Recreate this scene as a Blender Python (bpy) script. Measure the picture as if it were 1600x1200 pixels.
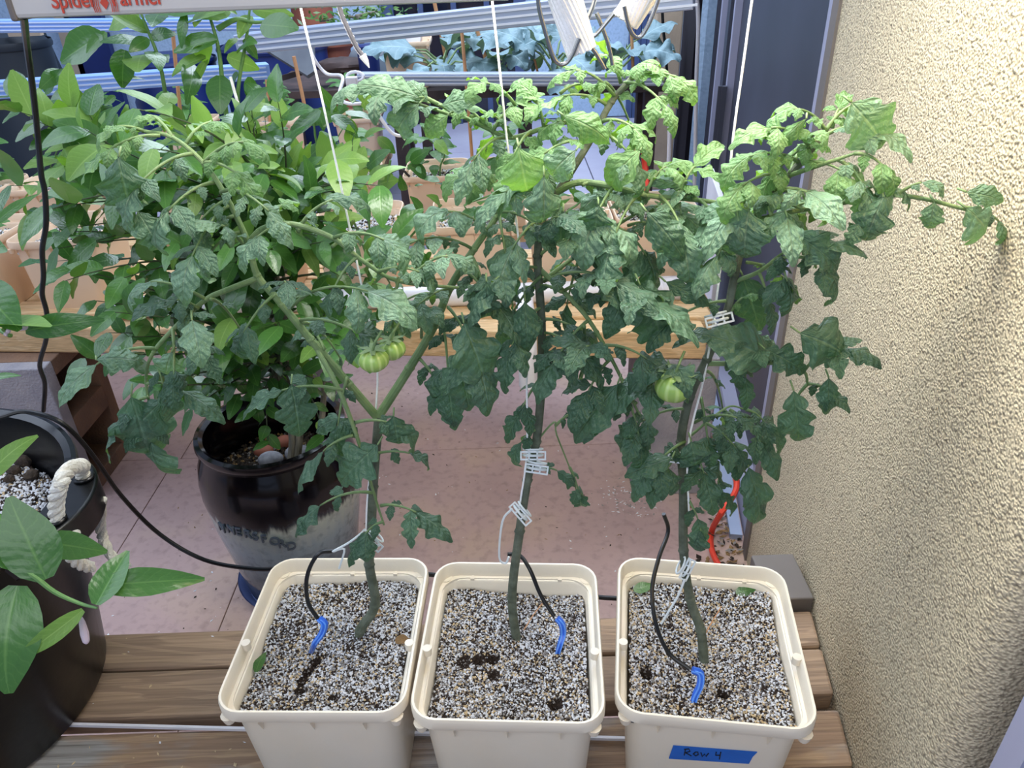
import bpy, bmesh, math, random
from mathutils import Vector, Matrix, noise
S = bpy.context.scene
for o in list(bpy.data.objects): bpy.data.objects.remove(o)
C = S.collection
# ---------------------------------------------------------------- camera
F = 1180.0; CAM = Vector((0, 0, 1.535)); PT = math.radians(30.5); RL = math.radians(2.0)
fw = Vector((0, math.cos(PT), -math.sin(PT))); r0 = Vector((1, 0, 0)); u0 = Vector((0, math.sin(PT), math.cos(PT)))
rt = math.cos(RL) * r0 - math.sin(RL) * u0; up = math.sin(RL) * r0 + math.cos(RL) * u0
cd = bpy.data.cameras.new('camera'); cam = bpy.data.objects.new('camera', cd); C.objects.link(cam)
cd.sensor_width = 36; cd.lens = 36 * F / 1600; cd.clip_start = .02
cam.matrix_world = Matrix(((rt.x, up.x, -fw.x, CAM.x), (rt.y, up.y, -fw.y, CAM.y), (rt.z, up.z, -fw.z, CAM.z), (0, 0, 0, 1)))
S.camera = cam
# ---------------------------------------------------------------- light
S.view_settings.view_transform = 'Standard'; S.view_settings.look = 'None'; S.view_settings.exposure = 0.0; S.view_settings.gamma = 1
S.view_settings.use_curve_mapping = False
W = bpy.data.worlds.new('sky'); S.world = W; W.use_nodes = True
bgn = W.node_tree.nodes['Background']; bgn.inputs[0].default_value = (.56, .70, 1.0, 1); bgn.inputs[1].default_value = 0.54
def lamp(name, kind, loc, tgt, energy, color, size=1, sy=None, spot=None):
    l = bpy.data.lights.new(name, kind); l.energy = energy; l.color = color
    if kind == 'AREA':
        l.shape = 'RECTANGLE'; l.size = size; l.size_y = sy or size
    elif kind == 'SPOT':
        l.spot_size = spot; l.spot_blend = 1; l.shadow_soft_size = size
    else: l.shadow_soft_size = size
    o = bpy.data.objects.new(name, l); C.objects.link(o); o.location = loc
    d = Vector(tgt) - Vector(loc); o.rotation_euler = d.to_track_quat('-Z', 'Y').to_euler(); return o
lamp('yard_daylight', 'AREA', (-2.6, 1.6, 3.2), (0, 2.2, .2), 78, (.72, .82, 1.0), 2.6, 3.0)
lamp('patio_fill', 'AREA', (-.5, -.7, 2.3), (.4, 1.1, .5), 17, (.92, .94, 1), 1.6, 1.2)  # added soft fill light from behind the camera
lamp('yard_end_daylight', 'AREA', (0, 4.6, 3.4), (-.4, 4.6, 0), 230, (.74, .84, 1.0), 3.5, 2.5)
lamp('wall_lamp_light', 'POINT', (.36, .60, 1.66), (0, 0, 0), 4.2, (1.0, .70, .26), .03)
# ---------------------------------------------------------------- helpers
rnd = random.Random(7)
def V(*a): return Vector(a)
def ray(px, py): return fw + rt * ((px - 800) / F) + up * ((600 - py) / F)
def atY(px, py, Y): d = ray(px, py); return CAM + d * (Y / d.y)
def atZ(px, py, Z): d = ray(px, py); return CAM + d * ((Z - CAM.z) / d.z)
WX0, WK = .4045, .153
def onwall(px, py, off=0):
    d = ray(px, py); return CAM + d * ((WX0 + off) / (d.x - WK * d.y))
def hexc(h):
    h = h.lstrip('#'); r = []
    for i in (0, 2, 4):
        c = int(h[i:i + 2], 16) / 255; r.append(c / 12.92 if c <= .04045 else ((c + .055) / 1.055) ** 2.4)
    return (*r, 1)
def tag(o, label=None, cat=None, group=None, kind=None):
    if label: o['label'] = label
    if cat: o['category'] = cat
    if group: o['group'] = group
    if kind: o['kind'] = kind
    return o
def thing(name, label, cat, loc=(0, 0, 0), rz=0, group=None):
    o = bpy.data.objects.new(name, None); C.objects.link(o); o.location = loc; o.rotation_euler = (0, 0, rz); o.empty_display_size = .02
    return tag(o, label, cat, group)
def copy_tree(o, parent=None):
    c = o.copy(); C.objects.link(c)
    if parent: c.parent = parent
    for ch in KIDS.get(o.name, []):
        k = copy_tree(ch, c); KIDS.setdefault(c.name, []).append(k)
    return c
KIDS = {}
WL = {}
class MB:
    def __init__(s): s.v = []; s.f = []; s.m = []; s.uv = None
    def add(s, vs, fs, m=0):
        b = len(s.v); s.v += [tuple(x) for x in vs]; s.f += [tuple(i + b for i in f) for f in fs]; s.m += [m] * len(fs)
    def box(s, c, d, R=None, m=0, bev=0):
        x, y, z = (k / 2 for k in d); c = Vector(c)
        vs = [(i * x, j * y, k * z) for i in (-1, 1) for j in (-1, 1) for k in (-1, 1)]
        vs = [(R @ Vector(p) if R else Vector(p)) + c for p in vs]
        s.add(vs, [(0, 1, 3, 2), (4, 6, 7, 5), (0, 4, 5, 1), (2, 3, 7, 6), (0, 2, 6, 4), (1, 5, 7, 3)], m)
    def bar(s, a, b, w, h, m=0, upv=V(0, 0, 1)):
        a = Vector(a); b = Vector(b); d = (b - a); L = d.length; d.normalize(); x = d.cross(upv).normalized(); z = x.cross(d)
        R = Matrix((x, d, z)).transposed(); s.box((a + b) / 2, (w, L, h), R, m)
    def tube(s, pts, r, n=8, m=0, cap=True, sub=0):
        pts = [Vector(p) for p in pts]
        if sub: pts, r = spline(pts, r, sub)
        if not isinstance(r, (list, tuple)): r = [r] * len(pts)
        t = (pts[1] - pts[0]).normalized(); nrm = t.orthogonal().normalized(); rings = []
        for i, p in enumerate(pts):
            t2 = (pts[min(i + 1, len(pts) - 1)] - pts[max(i - 1, 0)])
            t2 = t2.normalized() if t2.length > 1e-9 else t
            nrm = (nrm - t2 * nrm.dot(t2)); nrm = nrm.normalized() if nrm.length > 1e-6 else t2.orthogonal().normalized()
            bn = t2.cross(nrm); t = t2
            rings.append([p + (nrm * math.cos(2 * math.pi * k / n) + bn * math.sin(2 * math.pi * k / n)) * r[i] for k in range(n)])
        vs = [q for R in rings for q in R]; fs = []
        for i in range(len(pts) - 1):
            for k in range(n): fs.append((i * n + k, i * n + (k + 1) % n, (i + 1) * n + (k + 1) % n, (i + 1) * n + k))
        if cap: fs.append(tuple(range(n))[::-1]); fs.append(tuple((len(pts) - 1) * n + k for k in range(n)))
        s.add(vs, fs, m)
    def lathe(s, prof, n=32, c=(0, 0, 0), m=0):
        c = Vector(c); vs = []; fs = []
        for r, z in prof:
            for k in range(n): vs.append(c + V(r * math.cos(2 * math.pi * k / n), r * math.sin(2 * math.pi * k / n), z))
        for i in range(len(prof) - 1):
            for k in range(n): fs.append((i * n + k, i * n + (k + 1) % n, (i + 1) * n + (k + 1) % n, (i + 1) * n + k))
        s.add(vs, fs, m)
    def rects(s, secs, nc=6, m=0, close=False):
        """lofted rounded rectangles: (w, d, r, z)"""
        vs = []; fs = []
        for w, d, r, z in secs:
            for q, (sx, sy) in enumerate(((1, 1), (-1, 1), (-1, -1), (1, -1))):
                for k in range(nc + 1):
                    a = math.pi / 2 * (q + k / nc); vs.append((sx * (w / 2 - r) + r * math.cos(a), sy * (d / 2 - r) + r * math.sin(a), z))
        n = 4 * (nc + 1)
        for i in range(len(secs) - 1):
            for k in range(n): fs.append((i * n + k, i * n + (k + 1) % n, (i + 1) * n + (k + 1) % n, (i + 1) * n + k))
        if close: fs.append(tuple((len(secs) - 1) * n + k for k in range(n)))
        s.add(vs, fs, m)
    def sphere(s, c, r, sc=(1, 1, 1), nu=16, nv=10, m=0, jit=0, seed=0):
        g = random.Random(seed); c = Vector(c); vs = [c + V(0, 0, -r * sc[2])]; fs = []
        for j in range(1, nv):
            for k in range(nu):
                t = math.pi * j / nv; a = 2 * math.pi * k / nu; q = r * (1 + g.uniform(-jit, jit))
                vs.append(c + V(q * math.sin(t) * math.cos(a) * sc[0], q * math.sin(t) * math.sin(a) * sc[1], -q * math.cos(t) * sc[2]))
        vs.append(c + V(0, 0, r * sc[2]))
        for k in range(nu): fs.append((0, 1 + (k + 1) % nu, 1 + k)); fs.append((len(vs) - 1, 1 + (nv - 2) * nu + k, 1 + (nv - 2) * nu + (k + 1) % nu))
        for j in range(nv - 2):
            for k in range(nu): fs.append((1 + j * nu + k, 1 + j * nu + (k + 1) % nu, 1 + (j + 1) * nu + (k + 1) % nu, 1 + (j + 1) * nu + k))
        s.add(vs, fs, m)
    def mesh(s, name, mats, smooth=True, off=None):
        me = bpy.data.meshes.new(name)
        vs = s.v if off is None else [(x - off[0], y - off[1], z - off[2]) for x, y, z in s.v]
        me.from_pydata(vs, [], s.f); mats = mats if isinstance(mats, (list, tuple)) else [mats]
        for m in mats: me.materials.append(m)
        if len(mats) > 1: me.polygons.foreach_set('material_index', s.m)
        if smooth:
            me.polygons.foreach_set('use_smooth', [True] * len(s.f))
        if s.uv:
            ul = me.uv_layers.new(name='UVMap'); idx = [0] * len(me.loops); me.loops.foreach_get('vertex_index', idx)
            ul.data.foreach_set('uv', [c for i in idx for c in s.uv[i]])
        me.update()
        if smooth == 'auto': me.set_sharp_from_angle(angle=math.radians(35))
        return me
    def build(s, name, mats, parent=None, smooth='auto', world=True, bevel=0):
        off = None
        if parent is not None and world: off = wloc(parent)
        me = s.mesh(name, mats, smooth, off)
        o = bpy.data.objects.new(name, me); C.objects.link(o)
        if parent is not None:
            o.parent = parent; KIDS.setdefault(parent.name, []).append(o)
        if bevel:
            b = o.modifiers.new('bevel', 'BEVEL'); b.width = bevel; b.segments = 2; b.limit_method = 'ANGLE'
        return o
def wloc(o):
    p = Vector(o.location)
    while o.parent: o = o.parent; p += Vector(o.location)
    return p
def spline(pts, r, sub):
    n = len(pts); out = []; ro = []
    rr = r if isinstance(r, (list, tuple)) else [r] * n
    for i in range(n - 1):
        a, b = pts[i], pts[i + 1]; p = pts[i - 1] if i else a * 2 - b; q = pts[i + 2] if i + 2 < n else b * 2 - a
        for k in range(sub):
            t = k / sub; out.append(.5 * ((2 * a) + (b - p) * t + (2 * p - 5 * a + 4 * b - q) * t * t + (3 * a - p - 3 * b + q) * t ** 3)); ro.append(rr[i] * (1 - t) + rr[i + 1] * t)
    out.append(pts[-1]); ro.append(rr[-1]); return out, ro
# ---------------------------------------------------------------- materials
def nt(name):
    m = bpy.data.materials.new(name); m.use_nodes = True; t = m.node_tree; return m, t, t.nodes, t.links, t.nodes['Principled BSDF']
def N(t, typ, **k):
    n = t.nodes.new(typ)
    for a, b in k.items():
        if a.startswith('i_'):
            key = a[2:]; n.inputs[int(key) if key.isdigit() else key].default_value = b
        else: setattr(n, a, b)
    return n
def ramp(t, cols, src):
    n = t.nodes.new('ShaderNodeValToRGB'); e = n.color_ramp.elements
    while len(e) < len(cols): e.new(.5)
    for i, (p, c) in enumerate(cols): e[i].position = p; e[i].color = hexc(c) if isinstance(c, str) else c
    t.links.new(src, n.inputs[0]); return n
def mat(name, col, rough=.6, var=None, vscale=8, bump=0, bscale=60, metal=0, trans=0, spec=None, coat=0, stretch=None):
    m, t, n, l, p = nt(name); p.inputs['Base Color'].default_value = hexc(col); p.inputs['Roughness'].default_value = rough; p.inputs['Metallic'].default_value = metal
    if spec is not None: p.inputs['Specular IOR Level'].default_value = spec
    if coat: p.inputs['Coat Weight'].default_value = coat; p.inputs['Coat Roughness'].default_value = .08
    tc = N(t, 'ShaderNodeTexCoord'); src = tc.outputs['Object']
    if stretch:
        mp = N(t, 'ShaderNodeMapping'); mp.inputs['Scale'].default_value = stretch; l.new(src, mp.inputs[0]); src = mp.outputs[0]
    if var:
        nz = N(t, 'ShaderNodeTexNoise', i_Scale=vscale, i_Detail=5.); l.new(src, nz.inputs['Vector'])
        r = ramp(t, [(.32, col), (.68, var)], nz.outputs[0]); l.new(r.outputs[0], p.inputs['Base Color'])
    if bump:
        nz = N(t, 'ShaderNodeTexNoise', i_Scale=bscale, i_Detail=4.); l.new(src, nz.inputs['Vector'])
        b = N(t, 'ShaderNodeBump', i_Strength=bump, i_Distance=.004); l.new(nz.outputs[0], b.inputs['Height']); l.new(b.outputs[0], p.inputs['Normal'])
    return m
def leafmat(name, top, vein, under, rough=.5, tl=.3, nveins=9, bumpk=.6, varc=None, spec=.4):
    m, t, n, l, p = nt(name); p.inputs['Roughness'].default_value = rough; p.inputs['Specular IOR Level'].default_value = spec
    uv = N(t, 'ShaderNodeUVMap'); sx = N(t, 'ShaderNodeSeparateXYZ'); l.new(uv.outputs[0], sx.inputs[0])
    def mt(op, a, b=None):
        k = N(t, 'ShaderNodeMath', operation=op)
        for i, v in enumerate((a, b)):
            if v is None: continue
            if isinstance(v, (int, float)): k.inputs[i].default_value = v
            else: l.new(v, k.inputs[i])
        return k.outputs[0]
    au = mt('ABSOLUTE', mt('SUBTRACT', mt('MULTIPLY', sx.outputs[0], 2), 1))
    nw = N(t, 'ShaderNodeTexNoise', i_Scale=4., i_Detail=2.); l.new(uv.outputs[0], nw.inputs[0])
    ph = mt('MULTIPLY', mt('ADD', mt('SUBTRACT', sx.outputs[1], mt('MULTIPLY', au, .16)), mt('MULTIPLY', nw.outputs[0], .12)), nveins)
    tri = mt('ABSOLUTE', mt('SUBTRACT', mt('FRACT', ph), .5))          # 0 on a side vein
    side = mt('SUBTRACT', 1, mt('MINIMUM', mt('MULTIPLY', tri, 9), 1))
    mid = mt('SUBTRACT', 1, mt('MINIMUM', mt('MULTIPLY', au, 12), 1))
    vn = mt('MULTIPLY', mt('MAXIMUM', mt('MULTIPLY', side, .30), mid), .62)
    nz = N(t, 'ShaderNodeTexNoise', i_Scale=60., i_Detail=3.); tc = N(t, 'ShaderNodeTexCoord'); l.new(tc.outputs['Object'], nz.inputs[0])
    oi = N(t, 'ShaderNodeObjectInfo'); cr = ramp(t, [(0, top), (1, varc or top)], mt('ADD', mt('MULTIPLY', oi.outputs['Random'], .75), mt('MULTIPLY', nz.outputs[0], .3)))
    mx = N(t, 'ShaderNodeMixRGB'); l.new(vn, mx.inputs[0]); l.new(cr.outputs[0], mx.inputs[1]); mx.inputs[2].default_value = hexc(vein)
    ge = N(t, 'ShaderNodeNewGeometry'); mu = N(t, 'ShaderNodeMixRGB'); l.new(ge.outputs['Backfacing'], mu.inputs[0]); l.new(mx.outputs[0], mu.inputs[1]); mu.inputs[2].default_value = hexc(under)
    l.new(mu.outputs[0], p.inputs['Base Color'])
    n8 = N(t, 'ShaderNodeTexNoise', i_Scale=11., i_Detail=2.); l.new(uv.outputs[0], n8.inputs[0])
    hh = mt('ADD', mt('MULTIPLY', tri, .75), mt('MULTIPLY', n8.outputs[0], 1.1)); hh = mt('SUBTRACT', hh, mt('MULTIPLY', mid, .6))
    b = N(t, 'ShaderNodeBump', i_Strength=bumpk, i_Distance=.0035); l.new(hh, b.inputs['Height']); l.new(b.outputs[0], p.inputs['Normal'])
    tr = N(t, 'ShaderNodeBsdfTranslucent'); hs = N(t, 'ShaderNodeMixRGB', blend_type='MULTIPLY'); hs.inputs[0].default_value = 1; l.new(mu.outputs[0], hs.inputs[1]); hs.inputs[2].default_value = (1.3, 1.5, .35, 1)
    l.new(hs.outputs[0], tr.inputs[0]); ms = N(t, 'ShaderNodeMixShader'); ms.inputs[0].default_value = tl
    l.new(p.outputs[0], ms.inputs[1]); l.new(tr.outputs[0], ms.inputs[2]); l.new(ms.outputs[0], n['Material Output'].inputs[0]); return m
M = {}
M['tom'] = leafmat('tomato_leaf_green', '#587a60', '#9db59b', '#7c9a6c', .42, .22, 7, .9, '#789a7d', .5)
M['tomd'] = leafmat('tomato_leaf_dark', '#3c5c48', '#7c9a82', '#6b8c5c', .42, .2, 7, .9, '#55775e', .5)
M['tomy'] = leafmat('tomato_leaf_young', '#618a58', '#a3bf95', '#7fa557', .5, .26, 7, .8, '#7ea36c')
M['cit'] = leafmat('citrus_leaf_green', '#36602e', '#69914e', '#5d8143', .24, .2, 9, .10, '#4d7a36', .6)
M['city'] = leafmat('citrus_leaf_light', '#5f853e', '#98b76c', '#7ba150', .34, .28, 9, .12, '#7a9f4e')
M['pep'] = leafmat('pepper_leaf', '#3d6b33', '#7ba05e', '#5e8550', .35, .25, 8, .25, '#577f40')
M['kale'] = leafmat('kale_leaf', '#56727a', '#9fb9c0', '#6e8a83', .6, .1, 7, .8, '#7d99a3')
M['stem'] = mat('tomato_stem', '#5e7a4a', .6, '#7f9563', 40, .3, 200)
M['stemd'] = mat('tomato_stem_woody', '#474f3f', .8, '#6c7362', 50, .6, 160)
M['bark'] = mat('citrus_bark', '#5c564a', .85, '#8b8576', 30, .8, 90, stretch=(1, 1, .2))
M['twig'] = mat('citrus_twig', '#2f3a26', .7, '#4a5738', 20)
M['gtwig'] = mat('green_twig', '#4f7a3e', .5, '#6d9354', 20)
M['cream'] = mat('cream_plastic', '#e9dcc4', .42, '#efe5d2', 5, .05, 200, spec=.5)
M['peach'] = mat('beige_plastic', '#e6c6a6', .45, '#ecd2b6', 5, .05, 200, spec=.5)
M['black'] = mat('black_rubber', '#07080a', .35, '#0c0d10', 12, .15, 40)
M['blackp'] = mat('black_tub_plastic', '#050608', .32, '#090a0d', 9, .12, 30)
M['wood'] = None
M['rope'] = mat('cotton_rope', '#ece8dc', .85, '#d9d0bd', 30, .8, 260)
M['twine'] = mat('white_twine', '#ffffff', .8, '#f4f3ee', 60, .3, 500)
M['clip'] = mat('clear_clip_plastic', '#dfe6e6', .3, spec=.6)
M['steel'] = mat('steel_wire', '#9a9a98', .25, metal=1)
M['alu'] = mat('aluminium_housing', '#a9b4cc', .35, '#98a4bd', 3, 0, metal=.35)
M['alul'] = mat('blue_light_tint_housing', '#8fb2f0', .38, '#7ea6ee', 3, 0, metal=.1)  # blue light and reflections painted into the bars' aluminium colour
M['fix'] = mat('fixture_panel', '#c9c6c2', .45, '#bdbbb9', 4)
M['red'] = mat('red_print', '#c1442f', .6)
M['blue'] = mat('blue_stake_plastic', '#2166d8', .35, coat=.3)
M['bluel'] = mat('blue_stake_highlight', '#5f9bf2', .35, coat=.3)  # lighter copy of the stake blue, a highlight painted along its ridges
M['incise'] = mat('incised_glaze_shadow', '#46525e', .3)
M['sauc'] = mat('slate_blue_plastic', '#5b6a9a', .4)
M['fin'] = mat('bright_aluminium_fin', '#d9dfec', .35, metal=.2); M['finl'] = mat('blue_light_tint_fin', '#cfe0ff', .35)  # fins lightened to stand out; finl also holds the blue light
M['braid'] = mat('grey_braid', '#4c4b52', .6)
M['tape'] = mat('blue_tape', '#1263bd', .6, '#0f5cb2', 30, .1, 100)
M['ink'] = mat('black_ink', '#07080c', .6)
M['dark'] = mat('dark_frame_metal', '#3b3e4c', .5, '#343743', 4)
M['trim'] = mat('pale_frame_metal', '#989ab0', .45, '#9b9cb2', 5)
M['taupe'] = mat('taupe_frame_side', '#6f6864', .6, '#655f5b', 6)
M['block'] = mat('cinder_block_grey', '#8d8a91', .95, '#a7a1a2', 12, 1, 140)
M['blockr'] = mat('cinder_block_rust', '#8a6a52', .95, '#6d5648', 9, 1, 120)
M['orange'] = mat('orange_cable', '#e0432b', .5)
M['white'] = mat('white_pvc', '#e6e4e6', .35, '#dcd9dd', 4)
M['navy'] = mat('blue_drum_plastic', '#152a6a', .4, '#0e1e52', 3)
M['deepgreen'] = mat('dark_bin_plastic', '#1b2530', .5, '#121a22', 3)
M['terra'] = mat('terracotta', '#9b5b45', .8, '#83493a', 6)
M['bamboo'] = mat('bamboo_stake', '#c99668', .6, '#b58158', 14)
M['bag'] = mat('grey_sheet', '#6b7178', .7, '#585d66', 5, .4, 12)
M['brown'] = mat('brown_cloth', '#4c3c3a', .8, '#2f2626', 8, .5, 20)
M['cardb'] = mat('grey_board', '#7b8996', .7, '#6d7b89', 4)
M['glass'] = mat('dark_window_glass', '#161b2b', .08, spec=.8)
M['winf'] = mat('window_frame_blue', '#46577f', .5, '#3d4d74', 5)
M['stone'] = mat('pebble', '#8e8e92', .8, '#6b6a70', 60, .3, 60)
M['bud'] = mat('lilac_bud', '#d6c8d3', .5, '#c2aeb9', 30)
M['dryleaf'] = mat('dry_leaf', '#9b7a4c', .8, '#6d5334', 20, .5, 60)
M['curtain'] = mat('dark_curtain', '#2b2730', .7, '#1d1a22', 3)
M['tan'] = mat('tan_post', '#b5a28c', .85, '#a3927f', 6, .4, 60)
M['cord'] = mat('grey_cord', '#b9b7bd', .5)
# tomato fruit
def fruitmat():
    m, t, n, l, p = nt('green_tomato_skin'); p.inputs['Roughness'].default_value = .22
    tc = N(t, 'ShaderNodeTexCoord'); s = N(t, 'ShaderNodeSeparateXYZ'); l.new(tc.outputs['Object'], s.inputs[0])
    at = N(t, 'ShaderNodeMath', operation='ARCTAN2'); l.new(s.outputs[1], at.inputs[0]); l.new(s.outputs[0], at.inputs[1])
    k = N(t, 'ShaderNodeMath', operation='MULTIPLY'); l.new(at.outputs[0], k.inputs[0]); k.inputs[1].default_value = 11
    si = N(t, 'ShaderNodeMath', operation='SINE'); l.new(k.outputs[0], si.inputs[0])
    r = ramp(t, [(0, '#92b35a'), (.5, '#a3c067'), (1, '#b2cc7c')], si.outputs[0]); l.new(r.outputs[0], p.inputs['Base Color']); return m
M['fruit'] = fruitmat()
def woodmat(name, a, b, c, grey=None):
    m, t, n, l, p = nt(name); p.inputs['Roughness'].default_value = .75
    tc = N(t, 'ShaderNodeTexCoord'); oi = N(t, 'ShaderNodeObjectInfo'); ad = N(t, 'ShaderNodeVectorMath', operation='ADD'); sc = N(t, 'ShaderNodeVectorMath', operation='SCALE')
    sc.inputs[0].default_value = (7, 11, 5); l.new(oi.outputs['Random'], sc.inputs['Scale']); l.new(tc.outputs['Object'], ad.inputs[0]); l.new(sc.outputs[0], ad.inputs[1])
    mp = N(t, 'ShaderNodeMapping'); mp.inputs['Scale'].default_value = (1.6, 14, 14); l.new(ad.outputs[0], mp.inputs[0])
    n1 = N(t, 'ShaderNodeTexNoise', i_Scale=1.3, i_Detail=3., i_Distortion=.8); l.new(mp.outputs[0], n1.inputs[0])
    w = N(t, 'ShaderNodeMath', operation='MULTIPLY'); l.new(n1.outputs[0], w.inputs[0]); w.inputs[1].default_value = 34
    sn = N(t, 'ShaderNodeMath', operation='SINE'); l.new(w.outputs[0], sn.inputs[0])
    r = ramp(t, [(0, a), (.55, b), (1, c)], sn.outputs[0])
    m2 = N(t, 'ShaderNodeMapping'); m2.inputs['Scale'].default_value = (3, 120, 120); l.new(ad.outputs[0], m2.inputs[0])
    n2 = N(t, 'ShaderNodeTexNoise', i_Scale=2., i_Detail=4.); l.new(m2.outputs[0], n2.inputs[0])
    mx = N(t, 'ShaderNodeMixRGB', blend_type='MULTIPLY'); mx.inputs[0].default_value = .35; l.new(r.outputs[0], mx.inputs[1]); r2 = ramp(t, [(.3, '#6a5d52'), (.65, '#ffffff')], n2.outputs[0]); l.new(r2.outputs[0], mx.inputs[2])
    out = mx
    if grey:
        n3 = N(t, 'ShaderNodeTexNoise', i_Scale=5., i_Detail=4.); mp3 = N(t, 'ShaderNodeMapping'); mp3.inputs['Scale'].default_value = (1, 2.5, 2); l.new(ad.outputs[0], mp3.inputs[0]); l.new(mp3.outputs[0], n3.inputs[0])
        r3 = ramp(t, [(.45, (0, 0, 0, 1)), (.6, (1, 1, 1, 1))], n3.outputs[0]); mg = N(t, 'ShaderNodeMixRGB'); l.new(r3.outputs[0], mg.inputs[0]); l.new(mx.outputs[0], mg.inputs[1])
        mm = N(t, 'ShaderNodeMixRGB', blend_type='MULTIPLY'); mm.inputs[0].default_value = .7; mm.inputs[1].default_value = hexc(grey); l.new(r2.outputs[0], mm.inputs[2]); l.new(mm.outputs[0], mg.inputs[2]); out = mg
    l.new(out.outputs[0], p.inputs['Base Color'])
    b = N(t, 'ShaderNodeBump', i_Strength=.5, i_Distance=.003); l.new(n2.outputs[0], b.inputs['Height']); l.new(b.outputs[0], p.inputs['Normal']); return m
M['deck'] = woodmat('weathered_deck_wood', '#957d66', '#ad9277', '#a58b70')
M['deckg'] = woodmat('grey_weathered_wood', '#92775e', '#a98d6d', '#9b8066', '#9f9b95')
M['pine'] = woodmat('fresh_pine_wood', '#d9b483', '#e6c698', '#dfbd8d')
def stucco(name, a, b, strength=1., scale=150.):
    m, t, n, l, p = nt(name); p.inputs['Roughness'].default_value = .9; tc = N(t, 'ShaderNodeTexCoord')
    v = N(t, 'ShaderNodeTexVoronoi', i_Scale=scale, feature='SMOOTH_F1'); n1 = N(t, 'ShaderNodeTexNoise', i_Scale=scale * .45, i_Detail=3.)
    nd = N(t, 'ShaderNodeTexNoise', i_Scale=scale * .5); mv = N(t, 'ShaderNodeMixRGB'); mv.inputs[0].default_value = .02
    l.new(tc.outputs['Object'], v.inputs[0]); l.new(tc.outputs['Object'], n1.inputs[0]); l.new(tc.outputs['Object'], nd.inputs[0])
    ad = N(t, 'ShaderNodeMath', operation='MULTIPLY_ADD'); l.new(n1.outputs[0], ad.inputs[0]); ad.inputs[1].default_value = .55; iv = N(t, 'ShaderNodeMath', operation='MULTIPLY_ADD'); l.new(v.outputs[0], iv.inputs[0]); iv.inputs[1].default_value = -.9; iv.inputs[2].default_value = .55; l.new(iv.outputs[0], ad.inputs[2])
    bp = N(t, 'ShaderNodeBump', i_Strength=strength, i_Distance=.0045); l.new(ad.outputs[0], bp.inputs['Height']); l.new(bp.outputs[0], p.inputs['Normal'])
    r = ramp(t, [(.15, a), (.5, b)], ad.outputs[0]); l.new(r.outputs[0], p.inputs['Base Color']); return m
M['stucco'] = stucco('cream_stucco', '#91866f', '#c6b99c', .9, 290)
M['stuccob'] = stucco('sky_tinted_stucco', '#9db5cc', '#adc4dc', .4, 60)  # pale wall paint with the blue cast of LED and sky mixed in
def floormat():
    m, t, n, l, p = nt('pink_patio_concrete'); p.inputs['Roughness'].default_value = .8; tc = N(t, 'ShaderNodeTexCoord')
    n1 = N(t, 'ShaderNodeTexNoise', i_Scale=2.2, i_Detail=6.); n2 = N(t, 'ShaderNodeTexNoise', i_Scale=38., i_Detail=6.)
    l.new(tc.outputs['Object'], n1.inputs[0]); l.new(tc.outputs['Object'], n2.inputs[0])
    r = ramp(t, [(.3, '#a98f8c'), (.5, '#b59a94'), (.7, '#bfa58f')], n1.outputs[0]); r2 = ramp(t, [(.28, '#a89f9e'), (.5, '#ffffff')], n2.outputs[0])
    mx = N(t, 'ShaderNodeMixRGB', blend_type='MULTIPLY'); mx.inputs[0].default_value = .35; l.new(r.outputs[0], mx.inputs[1]); l.new(r2.outputs[0], mx.inputs[2]); l.new(mx.outputs[0], p.inputs['Base Color'])
    b = N(t, 'ShaderNodeBump', i_Strength=.4, i_Distance=.004); l.new(n2.outputs[0], b.inputs['Height']); l.new(b.outputs[0], p.inputs['Normal']); return m
M['floor'] = floormat()
M['floorb'] = mat('pale_yard_paving', '#a9a9ba', .85, '#9a98ac', 2.5, .4, 30)
def crockmat():
    m, t, n, l, p = nt('two_tone_crock_glaze'); p.inputs['Roughness'].default_value = .13; tc = N(t, 'ShaderNodeTexCoord'); s = N(t, 'ShaderNodeSeparateXYZ'); l.new(tc.outputs['Object'], s.inputs[0])
    mp = N(t, 'ShaderNodeMapping'); mp.inputs['Scale'].default_value = (60, 60, 5); l.new(tc.outputs['Object'], mp.inputs[0]); nz = N(t, 'ShaderNodeTexNoise', i_Scale=1., i_Detail=3.); l.new(mp.outputs[0], nz.inputs[0])
    a = N(t, 'ShaderNodeMath', operation='MULTIPLY_ADD'); l.new(nz.outputs[0], a.inputs[0]); a.inputs[1].default_value = .07; l.new(s.outputs[2], a.inputs[2])
    r = ramp(t, [(.0, '#3b4350'), (.12, '#4c5865'), (.27, '#82939c'), (.345, '#a3aba2'), (.36, '#2b3038'), (.375, '#0a080c')], a.outputs[0])
    n2 = N(t, 'ShaderNodeTexNoise', i_Scale=45., i_Detail=5.); l.new(tc.outputs['Object'], n2.inputs[0]); r2 = ramp(t, [(.3, '#6b7484'), (.5, '#ffffff')], n2.outputs[0])
    mx = N(t, 'ShaderNodeMixRGB', blend_type='MULTIPLY'); mx.inputs[0].default_value = .4; l.new(r.outputs[0], mx.inputs[1]); l.new(r2.outputs[0], mx.inputs[2]); l.new(mx.outputs[0], p.inputs['Base Color']); return m
M['crock'] = crockmat()
M['p1'] = mat('perlite_white', '#dcdde0', .9); M['p2'] = mat('perlite_tan', '#c9b28a', .9); M['p3'] = mat('coir_brown', '#33261d', .95); M['p4'] = mat('grit_grey', '#8c8782', .9)
M['soil'] = mat('dark_potting_mix', '#241c17', 1, '#4a3d30', 60, 1, 200)
def emit(name, col, s):
    m, t, n, l, p = nt(name); p.inputs['Base Color'].default_value = hexc(col); p.inputs['Emission Color'].default_value = hexc(col); p.inputs['Emission Strength'].default_value = s; return m
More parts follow.
